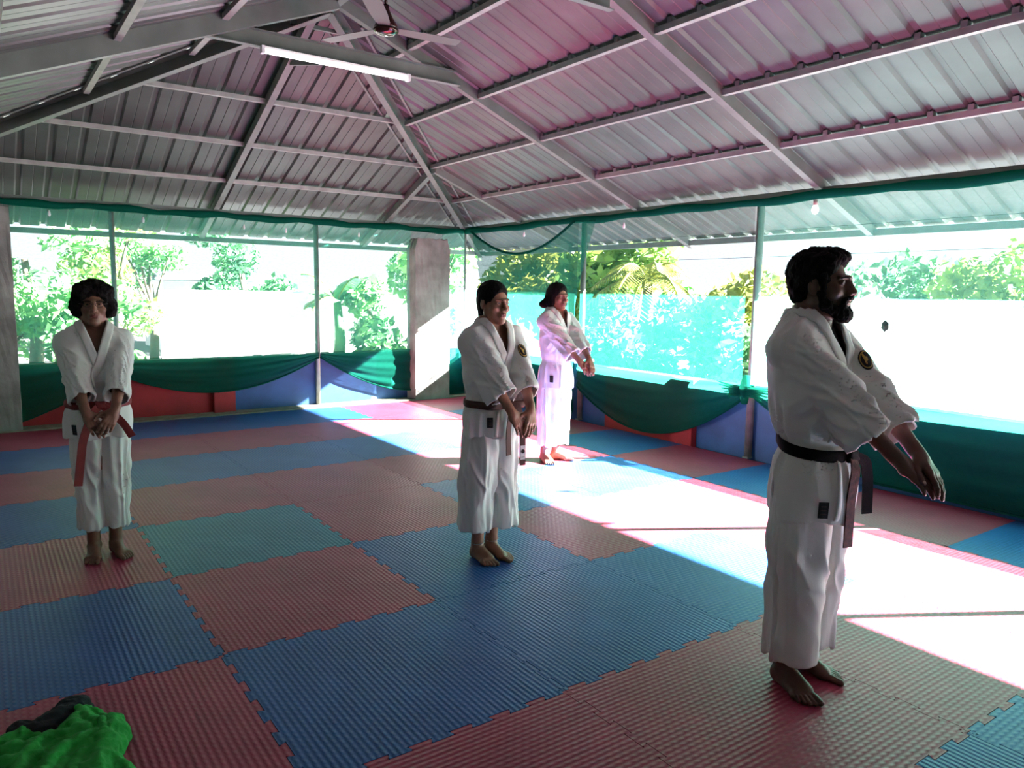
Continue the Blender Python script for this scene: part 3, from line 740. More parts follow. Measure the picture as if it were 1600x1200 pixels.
def head_field(sc=1.0, male=True, cheek=0, nose=1.0):
    F = Field((-.10, -.135, -.215), (.10, .135, .14), .0024)
    F.add(cap((0, .022, -.24), (0, .014, -.07), .060 if male else .050, .054 if male else .045))
    F.add(cap((0, .044, -.24), (0, .052, -.085), .044 if male else .034, .046 if male else .036), .02)
    F.add(ell((0, .020, .030), (.075, .096, .090)), .03); F.add(ell((0, -.028, -.03), (.060, .060, .080)), .03)
    F.add(cap((-.048, .0, -.062), (-.012, -.064, -.098), .018, .018), .03); F.add(cap((.048, .0, -.062), (.012, -.064, -.098), .018, .018), .03)
    F.add(ell((0, -.076, -.100), (.021 if male else .017, .018, .016)), .02)
    for s in (-1, 1):
        F.add(ell((s*.044, -.060, -.030), (.020, .020+cheek, .018)), .022)
        F.add(cap((s*.010, -.091, .020), (s*.046, -.074, .022), .009 if male else .006, .007), .014)
        F.sub(ell((s*.031, -.097, .002), (.020, .016, .0125)), .012)
    F.add(cap((0, -.090, .016), (0, -.1095, -.030), .0085*nose, .0100*nose), .014)
    F.add(cap((0, -.076, .014), (0, -.086, -.040), .0125), .008)
    F.add(ball((0, -.111, -.033), .0105*nose), .008)
    for s in (-1, 1):
        F.add(ell((s*.0125*nose, -.101, -.036), (.0085, .011, .0075)), .007); F.sub(ball((s*.007, -.108, -.0435), .0034), .003)
    F.add(ell((0, -.082, -.062), (.028, .016, .022)), .014)
    F.add(cap((-.020, -.092, -.0605), (-.006, -.1005, -.0570), .0042, .0052), .005); F.add(cap((.020, -.092, -.0605), (.006, -.1005, -.0570), .0042, .0052), .005)
    F.add(cap((-.015, -.093, -.0695), (.015, -.093, -.0695), .0062), .006); F.add(ball((0, -.0965, -.0695), .006), .006)
    for a, b in (((-.024, -.0915, -.0645), (0, -.1035, -.0635)), ((.024, -.0915, -.0645), (0, -.1035, -.0635))): F.sub(cap(a, b, .0018), .002)
    for s in (-1, 1):     # eyelids around the eyeball
        F.add(ell((s*.031, -.0750, .0035), (.0158, .0140, .0120)), .004); F.sub(ell((s*.031, -.0925, .0020), (.0130, .0115, .0052)), .002)
        Rm = rotz(s*.35)
        F.add(ell((s*.0765, .010, -.006), (.0065, .018, .031), rotx(-.15)), .006); F.sub(ell((s*.083, .006, .0), (.0045, .0095, .018), rotx(-.15)), .004)
        F.add(ell((s*.0745, .006, -.030), (.005, .009, .010)), .005)
    return F
def put(V, piv, Rm, sc): return (np.asarray(V)*sc)@np.array(Rm).T+np.array(piv)
def finish(name, V, Fc, mats, parent, midx=None): return mesh_obj(name, V, Fc, mats, parent, True, midx)

def gi_folds(Pn, J, part, seed, amp):
    """outward displacement of cloth at points Pn (local metres, height 1.67)"""
    x, y, z = Pn[:, 0], Pn[:, 1], Pn[:, 2]; out = np.zeros(len(Pn))
    th = np.arctan2(y-.0, x)
    if part == 'jacket':
        belt = J['belt']; near = np.exp(-((z-belt)/.13)**2)
        v = ridge(np.stack([th*3.2, z*2.2+th*.6, z*0], 1), seed)
        torso = .010*v*(.45+near*.7)
        sk = np.clip((belt-z)/.2, 0, 1); torso += .012*np.sin(th*5+seed+.6*np.sin(z*9))*sk
        diag = (ridge(np.stack([x*8+z*5, z*3-x*3, y*3], 1), seed+3)*.009+ridge(np.stack([x*15-z*6, z*6, y*8], 1), seed+4)*.004)*(z > belt)
        out = torso+diag*.8
        for k, (a, b) in enumerate(J['arms']):
            a = np.array(a); b = np.array(b); w = unit(b-a); t = (Pn-a)@w; q = Pn-a-t[:, None]*w; r = np.linalg.norm(q, axis=1)
            wt = np.clip((t-.02)/.10, 0, 1)*np.clip((.17-r)/.04, 0, 1)
            ang = np.arctan2(q[:, 2], q[:, 0])
            rg = ridge(np.stack([t*9+ang*.7, ang*1.1+k*3, t*3], 1), seed+9+k)*.011+ridge(np.stack([t*20+ang*1.6, ang*1.5+k*5, q[:, 1]*6], 1), seed+19+k)*.006
            out = out*(1-wt)+rg*wt
        out = out*(1-.9*np.exp(-((z-belt)/.035)**2)*(np.abs(x) < .2))
    else:
        leg = np.sign(x); th2 = np.arctan2(y, x-leg*.10)
        v = ridge(np.stack([th2*2.2+leg*3, z*2.6+th2*.3, leg*5+z*0], 1), seed); kn = np.exp(-((z-.47)/.12)**2)
        out = .012*v+.009*ridge(np.stack([z*10+th2*1.4, th2*1.8, leg*3+0*z], 1), seed+5)*(.25+kn)+.004*vn(Pn*14, seed+7)
        hem = np.clip((.30-z)/.2, 0, 1); out += .006*np.sin(th2*4+seed+leg)*hem
    return out*amp

def person(name, lab, loc, rz, sc, skin, hair_kind, arms, head_yaw=0, head_pitch=0, male=True, belt=None, seed=1, legs=None, hem=.12, collar_in=None, fat=1.0,
           hands=None, feet=None, jack_hem=.69, sleeve=None, belt_ends=(), amp=1.0, trw=1.0, trb=1.0, sleeve_t=(.80, .80), shoulder=.178, badge=None, label=None, end_side=0, hip_y=0, waist=1.0, curl=(8, 14, 16), lean=0):
    T = thing(name, lab, 'person', loc, rz)
    T.scale = (sc, sc, sc)
    (RS, RW), (LS, LW) = arms             # right / left shoulder and wrist
    RS, RW, LS, LW = [np.array(q, float) for q in (RS, RW, LS, LW)]
    # ---- body (hidden torso, legs) at coarse resolution
    F = Field((-.34, -.25, .22), (.34, .22, 1.47), .008)
    tors = smooth_st([(0, .10*fat, .08, 0, 0), (.15, .13*fat, .09, 0, 0), (.35, .12*fat, .08, 0, 0), (.7, .135*fat, .09, 0, 0), (.9, .13*fat, .075, 0, .0), (1.0, .07, .055, 0, .01)])
    tors[:, 4] += hip_y*np.clip((.7-tors[:, 0])/.4, 0, 1); F.add(loft((0, .01, .80), (0, .01, 1.43), (1, 0, 0), tors), .02)
    for s, S_ in ((-1, RS), (1, LS)): F.add(cap((s*.03, .02, 1.375), S_*np.array([.80, 1, .99]), .042, .036), .03)
    for S_, W_ in ((RS, RW), (LS, LW)): F.add(cap(S_*np.array([.84, 1, .985]), S_+(W_-S_)*.5, .038, .036), .02); F.add(cap(S_+(W_-S_)*.5, S_+(W_-S_)*.78, .036, .028), .01)
    LG = legs or [(-.085, .03), (.085, .03)]
    for (ax, ay) in LG: F.add(cap((ax*.9, .01, .85), (ax, .005, .46), .075, .050), .02); F.add(cap((ax, .005, .46), (ax, ay-.0, .24), .048, .042), .02)
    Vs, Fs = F.mesh(); parts = [(Vs, Fs, 0)]
    # chest under the collar opening
    # ---- forearms + hands
    nails = []
    lo = np.minimum(RW, LW)-np.array([.15, .20, .24]); hi = np.maximum(RW, LW)+np.array([.15, .22, .24])
    Hs = hands
    for k, (S_, W_, hp) in enumerate(((RS, RW, Hs[0]), (LS, LW, Hs[1]))):
        F = Field(np.minimum(W_, W_+(S_-W_)*.5)-np.array([.13, .16, .21]), np.maximum(W_, W_+(S_-W_)*.5)+np.array([.13, .09, .06]), .0028)
        a = S_+(W_-S_)*.52
        F.add(cap(a, a+(W_-a)*.45, .038, .034)); F.add(cap(a+(W_-a)*.4, W_, .034, .0235), .012)
        hand(F, W_, hp['d'], hp['n'], hp['s'], hp.get('sc', 1.0), hp.get('curl', curl), hp.get('spread', .05), hp.get('thumb', .6), nails)
        v, f = F.mesh(); parts.append((v, f, 0))
    # ---- feet
    for (ax, ay), (hd, inn) in zip(LG, feet):
        F = Field((ax-.24, ay-.26, -.01), (ax+.24, ay+.12, .27), .003); foot(F, (ax, ay, .08), hd, inn)
        v, f = F.mesh(); parts.append((v, f, 0))
    # ---- head
    HR = rotz(head_yaw)@rotx(head_pitch); HP = np.array([0, -.012-lean, 1.548])
    F = head_field(male=male, cheek=0 if male else .002, nose=1.08 if male else .95); hv, hf = F.mesh()
    lip = (np.abs(hv[:, 0]) < .021) & (hv[:, 1] < -.090) & (hv[:, 2] < -.0545) & (hv[:, 2] > -.0765)
    parts.append((put(hv, HP, HR, 1), hf, lip))
    V = []; Q = []; mi = []; n = 0
    for v, f, li in parts:
        V.append(v); Q.append(f+n); n += len(v)
        if isinstance(li, int): mi.append(np.zeros(len(f), int))
        else: mi.append((li[f].sum(1) >= 3).astype(int))
    V = np.concatenate(V); Q = np.concatenate(Q); mi = np.concatenate(mi)
    if nails:
        c = V[Q].mean(1)
        for p, r in nails: mi[np.linalg.norm(c-p, axis=1) < r] = 2
    body = finish('body', V, Q, [skin, M_lip, M_nail], T, mi)
    for s in (-1, 1):
        e = put([(s*.031, -.0745, .003)], HP, HR, 1)[0]; g = HR@np.array([0, -1, -.05]); bm = bmesh.new(); bmesh.ops.create_uvsphere(bm, u_segments=20, v_segments=14, radius=.0124)
        me = bpy.data.meshes.new('eye'); bm.to_mesh(me); bm.free(); me.materials.append(M_eye); me.materials.append(M_iris)
        for p in me.polygons:
            p.use_smooth = True
            if p.center.normalized().dot(Vector(g)) > .86: p.material_index = 1
        o = bpy.data.objects.new('eye', me); C.objects.link(o); o.location = e; o.parent = T
        # eyebrow
        Fb = Field((s*.031-.035, -.12, 0), (s*.031+.035, -.05, .045), .0022)
        for k in range(5):
            xa = s*(.014+.0085*k); xb = s*(.014+.0085*(k+1)); za = .0185+.003*math.sin(k/5*PI); zb2 = .0185+.003*math.sin((k+1)/5*PI)
            ya, yb = [-(.0985-9*(abs(q)-.012)**2*1.0-.02*abs(q)) for q in (xa, xb)]
            Fb.add(cap((xa, ya, za), (xb, yb, zb2), .0034 if male else .0024, .003 if male else .002))
        v, f = Fb.mesh(); finish('eyebrow', put(v, HP, HR, 1), f, M_hair, T)
    # ---- hair
    Fh = Field((-.16, -.14, -.26), (.16, .22, .18), .0042)
    if hair_kind == 'short':
        Fh.add(ell((0, .022, .042), (.083, .101, .090))); Fh.add(ell((0, -.045, .093), (.058, .046, .030)), .03); Fh.add(ell((0, .065, -.02), (.062, .045, .06)), .03)
        Fh.sub(ell((0, -.108, -.008), (.080, .088, .092)), .012); Fh.sub(ell((0, .0, -.125), (.12, .16, .07)), .02)
        for s in (-1, 1): Fh.sub(ell((s*.085, .004, -.018), (.024, .026, .036)), .008); Fh.add(cap((s*.0735, -.026, .03), (s*.070, -.024, -.035), .006), .006)
    elif hair_kind == 'curly':
        Fh.add(ell((0, .022, .045), (.100, .112, .094)))
        for s in (-1, 1): Fh.add(ell((s*.082, .005, -.010), (.034, .060, .062)), .03); Fh.add(ell((s*.055, -.045, .085), (.045, .045, .03)), .03)
        Fh.add(ell((0, .08, -.03), (.075, .05, .07)), .03)
        Fh.sub(ell((0, -.115, -.026), (.068, .090, .094)), .012); Fh.sub(ell((0, -.03, -.15), (.10, .09, .07)), .02)
    elif hair_kind == 'tied':
        Fh.add(ell((0, .022, .036), (.081, .103, .093))); Fh.add(ell((0, .06, -.02), (.066, .055, .065)), .03)
        Fh.sub(ell((0, -.100, -.022), (.070, .084, .096)), .010); Fh.sub(ell((0, -.02, -.14), (.10, .09, .07)), .02)
        Fh.add(ball((0, .105, -.045), .028), .02); Fh.add(cap((0, .11, -.05), (-.01, .10, -.12), .024, .020), .015); Fh.add(cap((-.01, .10, -.12), (-.02, .085, -.22), .020, .008), .01)
        for s in (-1, 1): Fh.sub(ell((s*.085, .0, -.015), (.018, .020, .030)), .008)
    else:   # bob swinging back
        Fh.add(ell((0, .024, .040), (.088, .106, .092))); Fh.add(ell((0, .07, -.03), (.085, .075, .075)), .04)
        for s in (-1, 1): Fh.add(ell((s*.070, .035, -.050), (.026, .062, .055)), .03); Fh.add(cap((s*.07, -.02, .02), (s*.078, -.018, -.075), .014, .010), .015)
        Fh.add(ell((-.07, .115, -.075), (.05, .045, .035)), .04)
        Fh.sub(ell((0, -.105, -.024), (.068, .086, .094)), .010); Fh.sub(ell((0, -.01, -.150), (.09, .09, .06)), .02)
    v, f = Fh.mesh(); g = Fh.grad(v)
    if hair_kind == 'curly': dsp = .010*ridge(v*26, 5)+.006*ridge(v*55, 6)
    elif hair_kind == 'short': dsp = .006*ridge(v*38, 5)+.004*ridge(v*80, 6)
    else: dsp = .003*ridge(v*np.array([40, 40, 8.]), 5)+.002*vn(v*np.array([120, 120, 14.]), 4)
    v = v+g*dsp[:, None]; finish('hair', put(v, HP, HR, 1), f, M_hair, T)
    if hair_kind == 'short':    # beard and moustache
        Fb = Field((-.09, -.15, -.17), (.09, .05, .01), .003)
        for s in (-1, 1):
            Fb.add(cap((s*.068, -.012, -.035), (s*.056, -.028, -.075), .010, .016), .01); Fb.add(cap((s*.055, -.030, -.075), (s*.022, -.070, -.108), .019, .022), .015)
            Fb.add(cap((s*.004, -.106, -.0485), (s*.029, -.090, -.060), .0065, .006), .005); Fb.add(cap((s*.029, -.088, -.060), (s*.028, -.080, -.09), .008, .012), .01)
        Fb.add(ell((0, -.083, -.112), (.032, .026, .030)), .02)
        Fb.sub(ell((0, -.105, -.0655), (.021, .016, .0075)), .004); Fb.sub(ell((0, .02, -.15), (.07, .07, .05)), .02)
        v, f = Fb.mesh(); g = Fb.grad(v); v = v+g*(.003*ridge(v*90, 3)+.002*vn(v*200, 2))[:, None]; finish('beard', put(v, HP, HR, 1), f, M_hair, T)
    if hair_kind == 'curly':    # spectacles
        mb = MB()
        for s in (-1, 1):
            pts = [(s*.031+.021*math.cos(a), -.106, .001+.0145*math.sin(a)) for a in np.linspace(0, 2*PI, 20, endpoint=False)]
            mb.tube([tuple(p) for p in put(pts, HP, HR, 1)], .0017, 6, True)
            mb.tube([tuple(p) for p in put([(s*.052, -.104, .004), (s*.074, -.07, .006), (s*.080, .01, .004)], HP, HR, 1)], .0016, 6)
        mb.tube([tuple(p) for p in put([(-.010, -.106, .003), (0, -.109, .006), (.010, -.106, .003)], HP, HR, 1)], .0016, 6)
        mb.build('spectacles', pmat('dark_frame', (.05, .03, .03), .3, .5), T, True)
    # ---- jacket
    zb_ = .955; h = .0055
    J = {'belt': zb_, 'arms': [(RS, RW), (LS, LW)]}
    tj = smooth_st([(0, .178*fat, .142, 0, -.005), (.12, .180*fat, .146, 0, -.004), (.25, .168*fat, .138, 0, -.002), (.355, .146*fat, .118, 0, 0), (.40, .150*fat, .122, 0, 0), (.52, .172*fat, .135, 0, .0), (.68, .182*fat, .136, 0, 0), (.82, .186*fat, .122, 0, .006), (.90, .160*fat, .104, 0, .010), (.955, .105, .088, 0, .014), (1.0, .072, .074, 0, .018)], 60)
    tj[:, 4] += hip_y*np.clip((.75-tj[:, 0])/.35, 0, 1); wv = 1-(1-waist)*np.exp(-((tj[:, 0]-.37)/.09)**2); tj[:, 1] *= wv; tj[:, 2] *= wv
    z0, z1 = jack_hem, 1.445; B0 = (0, .0, z0); B1 = (0, .0, z1)
    lo = np.minimum(np.minimum(RW, LW), (-.30, -.25, z0))-np.array([.12, .16, .03]); hi = np.maximum(np.maximum(RW, LW), (.30, .22, 1.46))+np.array([.12, .05, .02])
    lo[2] = z0-.03; lo[1] = max(lo[1], -.62)
    A = Field(lo, hi, h); B = Field(lo, hi, h)
    A.add(loft(B0, B1, (1, 0, 0), tj, (0.0, 1.0))); B.add(loft(B0, B1, (1, 0, 0), tj, (-.5, 1.3), grow=-.0085))
    for k, (s, S_, W_, t1) in enumerate(((-1, RS, RW, sleeve_t[0]), (1, LS, LW, sleeve_t[1]))):
        a = S_+np.array([-s*.045, .004, .012]); ss = sleeve or (.078, .080, .084, .105)
        w = unit(W_-a); dn = np.array([0, 0, -1.]); dn = unit(dn-w*(dn@w))
        st = smooth_st([(-.1, .07, ss[0]*.9, 0, 0), (.12, .074, ss[0]*1.0, 0, .0), (.40, .066, ss[1], .0, .0), (.65, .062, ss[2], 0, .0), (1.15, .066, ss[3]*1.08, 0, .0)])
        # first radius is horizontal, second follows gravity: the open cuff droops
        u = np.cross(w, dn); cv = np.array(st); sg = 1 if np.cross(w, u/np.linalg.norm(u))@dn > 0 else -1
        cv[:, 4] = sg*np.interp(cv[:, 0], [0, .5, 1.1], [0, .012, .035])
        sr_ = ss[0]*.84; shp = ((s*.09, .012, 1.350), (s*(.158 if male and hair_kind == 'short' else .146), .018, 1.318)); A.add(cap(*shp, sr_, sr_), .03); B.add(cap(*shp, sr_-.0085, sr_-.0085), .03)
        A.add(loft(a, W_, u, cv, (-.02, t1)), .022); B.add(loft(a, W_, u, cv, (.06, 1.12), grow=-.0085), .018)
    D = np.maximum(A.D, -B.D)
    gx, gy, gz = A.grid()
    # neck opening (V) and side vents
    vz, vw = 1.19, .30
    vee = np.maximum(np.abs(gx)-(gz-vz)*vw, gy+.005); D = np.maximum(D, -np.where(gz > 1.0, vee, 1))
    neck = len3((gx)/1.0, (gy-.014)*.9, (gz-1.47)*0)-.060+0*gz; D = np.maximum(D, -np.where(gz > 1.375, neck, 1))
    vent = np.maximum(np.abs(gy-.035)-(.86-gz)*.26, .12-np.abs(gx)); D = np.maximum(D, -np.where(gz < .9, vent, 1))
    v, f = A.mesh(D)
    g = A.grad(v, .012); folds = gi_folds(v, J, 'jacket', seed, amp)
    v = v+g*folds[:, None]
    jk = finish('jacket', v, f, M_gi, T)
    def proj(Pn, off=0.0, it=14):
        Pn = np.array(Pn, float)
        for _ in range(it):
            d = A.samp(Pn); gg = A.grad(Pn, .012); Pn = Pn-gg*(np.clip(d, -.03, .03))[:, None]*.8
        gg = A.grad(Pn, .012); fo = gi_folds(Pn, J, 'jacket', seed, amp)
        return Pn+gg*(fo+off)[:, None], gg
    def strip(name, path, wid, off, th, mat, parent, n=40, taper=None, project=True, m=4, wfn=None):
        P_ = np.array(path, float); seg = np.r_[0, np.cumsum(np.linalg.norm(np.diff(P_, axis=0), axis=1))]; tt = np.linspace(0, seg[-1], n)
        Pc = np.stack([np.interp(tt, seg, P_[:, k]) for k in range(3)], 1)
        for _ in range(3): Pc[1:-1] = (Pc[:-2]+2*Pc[1:-1]+Pc[2:])/4
        if project: Pc, g0 = proj(Pc, 0)
        else: g0 = np.tile(np.array(project_n, float), (n, 1))
        tg = np.gradient(Pc, axis=0); tg /= np.linalg.norm(tg, axis=1)[:, None]+1e-9; ac = np.cross(tg, g0); ac /= np.linalg.norm(ac, axis=1)[:, None]+1e-9
        top = []; bot = []
        for j in range(m+1):
            e = (j/m-.5)*wid*(wfn(tt/seg[-1]) if wfn else 1.0); e = np.asarray(e)*np.ones(n)
            q = Pc+ac*e[:, None]
            if project: q, gq = proj(q, off, 8)
            else: gq = g0
            top.append(q+gq*th/2); bot.append(q-gq*th/2)
        top = np.array(top); bot = np.array(bot); M1 = m+1
        Vv = np.concatenate([top.reshape(-1, 3), bot.reshape(-1, 3)]); N1 = M1*n; ff = []
        ix = lambda j, i: j*n+i
        for j in range(m):
            for i in range(n-1):
                ff.append((ix(j, i), ix(j, i+1), ix(j+1, i+1), ix(j+1, i))); ff.append((N1+ix(j, i), N1+ix(j+1, i), N1+ix(j+1, i+1), N1+ix(j, i+1)))
        for i in range(n-1):
            ff.append((ix(0, i), N1+ix(0, i), N1+ix(0, i+1), ix(0, i+1))); ff.append((ix(m, i), ix(m, i+1), N1+ix(m, i+1), N1+ix(m, i)))
        for j in range(m):
            ff.append((ix(j, 0), ix(j+1, 0), N1+ix(j+1, 0), N1+ix(j, 0))); ff.append((ix(j, n-1), N1+ix(j, n-1), N1+ix(j+1, n-1), ix(j+1, n-1)))
        o = mesh_obj(name, Vv, ff, mat, parent, False)
        bm = bmesh.new(); bm.from_mesh(o.data); bmesh.ops.recalc_face_normals(bm, faces=bm.faces[:]); bm.to_mesh(o.data); bm.free()
        for p in o.data.polygons: p.use_smooth = True
        return o
    fy = -.15
    strip('lapel', [(.0, .095, 1.425), (.045, .075, 1.43), (.072, .02, 1.425), (.068, -.045, 1.405), (.045, -.10, 1.33), (.012, fy, 1.22), (-.035, fy, 1.12), (-.085, fy, 1.02), (-.105, fy, .975)], .048, .005, .007, M_gi2, jk, 60)
    strip('lapel', [(.0, .095, 1.425), (-.045, .075, 1.43), (-.072, .02, 1.425), (-.068, -.045, 1.405), (-.045, -.10, 1.33), (-.012, fy, 1.22), (.012, fy, 1.165)], .046, .003, .006, M_gi2, jk, 50)
    # front overlap edge below the belt
    strip('front_edge', [(-.06, fy, .93), (-.07, fy, .85), (-.075, fy, jack_hem+.01)], .02, .003, .004, M_gi2, jk, 16, m=2)
    # ---- undershirt / chest
    if collar_in is not None:
        Fu = Field((-.17, -.16, 1.05), (.17, .14, 1.47), .006)
        Fu.add(loft((0, .0, .9), (0, .0, 1.445), (1, 0, 0), smooth_st([(0, .12, .10, 0, 0), (.6, .135, .106, 0, 0), (.85, .12, .088, 0, .008), (.94, .080, .068, 0, .014), (1, .060, .058, 0, .016)]), (0, 1)))
        Fu.sub(cap((0, .03, 1.30), (0, -.02, 1.60), .048, .060)) if False else None
        v, f = Fu.mesh(); finish('undershirt', v, f, collar_in, T)
    else:
        Fu = Field((-.17, -.16, 1.05), (.17, .14, 1.46), .006)
        Fu.add(loft((0, .0, .9), (0, .0, 1.44), (1, 0, 0), smooth_st([(0, .12, .10, 0, 0), (.6, .13, .100, 0, 0), (.85, .11, .078, 0, .008), (.94, .070, .058, 0, .014), (1, .050, .050, 0, .016)]), (0, 1)))
        v, f = Fu.mesh(); me = body.data
        # merged into the body so that the skin stays one mesh
        V2 = np.concatenate([V, v]); Q2 = np.concatenate([Q, f+len(V)]); m2 = np.concatenate([mi, np.zeros(len(f), int)])
        bpy.data.objects.remove(body, do_unlink=True); body = finish('body', V2, Q2, [skin, M_lip, M_nail], T, m2)
    # ---- trousers
    zt = .95; FA = Field((-.34, -.30, hem-.02), (.34, .26, zt+.01), .0058); FB = Field((-.34, -.30, hem-.02), (.34, .26, zt+.01), .0058)
    for (ax, ay) in LG:
        st = smooth_st([(0, .066, .086, 0, 0), (.12, .080, .108, 0, 0), (.30, .092, .114, 0, 0), (.42, .092*trw, .112, 0, 0), (.5, .090*trw, .108, 0, 0), (.8, .086*trw*trb, .103*trb, 0, 0), (1.0, .088*trw*trb, .108*trb, 0, 0), (1.1, .088*trw*trb, .108*trb, 0, 0)])
        sgx = -1 if ax < (LG[0][0]+LG[1][0])/2 else 1; mx = (LG[0][0]+LG[1][0])/2
        b = (mx+sgx*.088*trw*trb, ay-.022, hem); a = (sgx*.062+mx*.3, hip_y, zt)
        FA.add(loft(a, b, (1, 0, 0), st, (0, 1.0)), .004); FB.add(loft(a, b, (1, 0, 0), st, (0, 1.3), grow=-.0085), .003)
    D = np.maximum(FA.D, -FB.D); v, f = FA.mesh(D); g = FA.grad(v, .012); v = v+g*gi_folds(v, J, 'trousers', seed+31, amp)[:, None]
    finish('trousers', v, f, M_gi, T)
    # ---- belt
    if belt is not None:
        bmat, bz, slope_ = belt
        ring = [(.30*math.cos(a), .26*math.sin(a), bz+slope_*math.sin(a)) for a in np.linspace(-PI/2, 3*PI/2, 49)]
        # march inwards along the radius to the jacket surface
        pts = []
        for p in ring:
            p = np.array(p); c = np.array([0, 0, p[2]]); lo_, hi_ = 0.2, 1.0
            best = 0
            for dz in (-.02, 0, .02):
                q = c+(p-c)*np.linspace(.35, 1, 90)[:, None]; q[:, 2] += dz; dd = A.samp(q); best = max(best, np.argmax(dd > 0))
            q[:, 2] = p[2]; pts.append(q[max(best, 1)])
        pts = np.array(pts)
        def ringstrip(P_, wid, th, off, mat):
            n = len(P_)-1; V_ = []; ff = []
            for i in range(n):
                p = P_[i]; r = unit((p[0], p[1], 0))
                for (dz, dr) in ((-wid/2, 0), (-wid/4, th), (wid/4, th), (wid/2, 0), (wid/2, -.004), (-wid/2, -.004)): V_.append(p+r*(off+dr)+np.array([0, 0, dz]))
            for i in range(n):
                for k in range(6): ff.append((i*6+k, i*6+(k+1) % 6, ((i+1) % n)*6+(k+1) % 6, ((i+1) % n)*6+k))
            o = mesh_obj('belt', V_, ff, mat, T); bm = bmesh.new(); bm.from_mesh(o.data); bmesh.ops.recalc_face_normals(bm, faces=bm.faces[:]); bm.to_mesh(o.data); bm.free()
            for p in o.data.polygons: p.use_smooth = True
            return o
        rad = np.linalg.norm(pts[:, :2], axis=1)
        for _ in range(3): rad[1:-1] = (rad[:-2]+2*rad[1:-1]+rad[2:])/4
        rad[0] = rad[-1] = (rad[1]+rad[-2])/2
        pts[:, :2] *= (rad/np.linalg.norm(pts[:, :2], axis=1))[:, None]
        bo = ringstrip(pts, .043, .006, .006, bmat)
        K = pts[0]+np.array([0, -.014, 0])
        Fk = Field(K-.06, K+.06, .004); Fk.add(ell(K, (.030, .015, .022))); Fk.add(cap(K+np.array([-.02, 0, .012]), K+np.array([.022, -.004, -.012]), .014), .004); Fk.add(cap(K+np.array([-.022, 0, -.012]), K+np.array([.02, -.002, .012]), .012), .004)
        v, f = Fk.mesh(); finish('knot', v, f, bmat, bo)
        for ei, (path, wd, em, tagm) in enumerate(belt_ends):
            P_ = np.array([K+np.array(q) for q in path]); n = 26
            seg = np.r_[0, np.cumsum(np.linalg.norm(np.diff(P_, axis=0), axis=1))]; tt = np.linspace(0, seg[-1], n); Pc = np.stack([np.interp(tt, seg, P_[:, k]) for k in range(3)], 1)
            for _ in range(4): Pc[1:-1] = (Pc[:-2]+2*Pc[1:-1]+Pc[2:])/4
            tg = np.gradient(Pc, axis=0); tg /= np.linalg.norm(tg, axis=1)[:, None]
            nr = np.array([end_side+.2*(-1)**ei, -1, .0]); ac = np.cross(tg, nr); ac /= np.linalg.norm(ac, axis=1)[:, None]; nn = np.cross(ac, tg)
            def slab(i0, i1, w_, t_, o_):
                V_ = []; ff = []
                for i in range(i0, i1):
                    for (e, d_) in ((-.5, -.5), (.5, -.5), (.5, .5), (-.5, .5)): V_.append(Pc[i]+ac[i]*w_*e+nn[i]*(t_*d_+o_))
                for i in range(i1-i0-1):
                    for k in range(4): ff.append((i*4+k, i*4+(k+1) % 4, (i+1)*4+(k+1) % 4, (i+1)*4+k))
                L_ = (i1-i0-1)*4; ff += [(0, 3, 2, 1), (L_, L_+1, L_+2, L_+3)]; return V_, ff
            V_, ff = slab(0, n, wd, .006, 0); e = mesh_obj('belt_end', V_, ff, em, bo)
            if tagm:
                V_, ff = slab(n-8, n-2, wd*.8, .002, -.0045); l = mesh_obj('belt_tag', V_, ff, M_white, e); l['label'] = 'white tag with a dark round emblem'
                V_, ff = slab(n-8, n-2, wd*.8, .002, .0045); mesh_obj('belt_tag', V_, ff, M_white, e)
                c0 = Pc[n-6]
                for sgn in (-1, 1):
                    mbb = MB(); ring_ = [tuple(c0+(ac[n-6]*math.cos(a)+tg[n-6]*math.sin(a))*.011+nn[n-6]*sgn*.006) for a in np.linspace(0, 2*PI, 12, endpoint=False)]
                    mbb.add(ring_, [tuple(range(12))]); mbb.tube(ring_, .0015, 5, True); mbb.build('tag_emblem', M_black, e)
                    mbb = MB()
                    for q_ in (0, 1): mbb.tube([tuple(Pc[n-4+q_]-ac[n-4]*.010+nn[n-4]*sgn*.006), tuple(Pc[n-4+q_]+ac[n-4]*.010+nn[n-4]*sgn*.006)], .0012, 5)
                    mbb.build('tag_lettering', M_black, e)
    # ---- badge on the left chest and label at the hem
    def patch(name, cx, cz, rx, rz_, mat, off, parent, n=20, rot=0, shape=None):
        rings = 3; line = np.stack([np.full(120, cx), np.linspace(-.34, .0, 120), np.full(120, cz)], 1); d = A.samp(line); c0 = line[np.argmax(d < 0)]
        c0 = proj([c0], 0)[0][0]; n0 = A.grad([c0], .02)[0]; e1 = unit(np.cross([0, 0, 1], -n0))*1.0; e1 = e1 if e1[0] > 0 else -e1; e2 = unit(np.cross(n0, e1)); e2 = e2 if e2[2] > 0 else -e2
        V_ = [c0]
        for r in range(1, rings+1):
            for k in range(n):
                a = 2*PI*k/n; m_ = shape(a) if shape else 1; ex = rx*r/rings*math.cos(a)*m_; ez = rz_*r/rings*math.sin(a)*m_
                V_.append(c0+e1*(ex*math.cos(rot)-ez*math.sin(rot))+e2*(ex*math.sin(rot)+ez*math.cos(rot)))
        q, gg = proj(np.array(V_), off, 10)
        ff = [(0, 1+(k+1) % n, 1+k) for k in range(n)]
        for r in range(rings-1):
            for k in range(n): ff.append((1+r*n+k, 1+r*n+(k+1) % n, 1+(r+1)*n+(k+1) % n, 1+(r+1)*n+k))
        nV = len(q); b_ = q-gg*.0025; V3 = np.concatenate([q, b_]); ff += [tuple(i+nV for i in ft[::-1]) for ft in ff]
        o_ = 1+(rings-1)*n
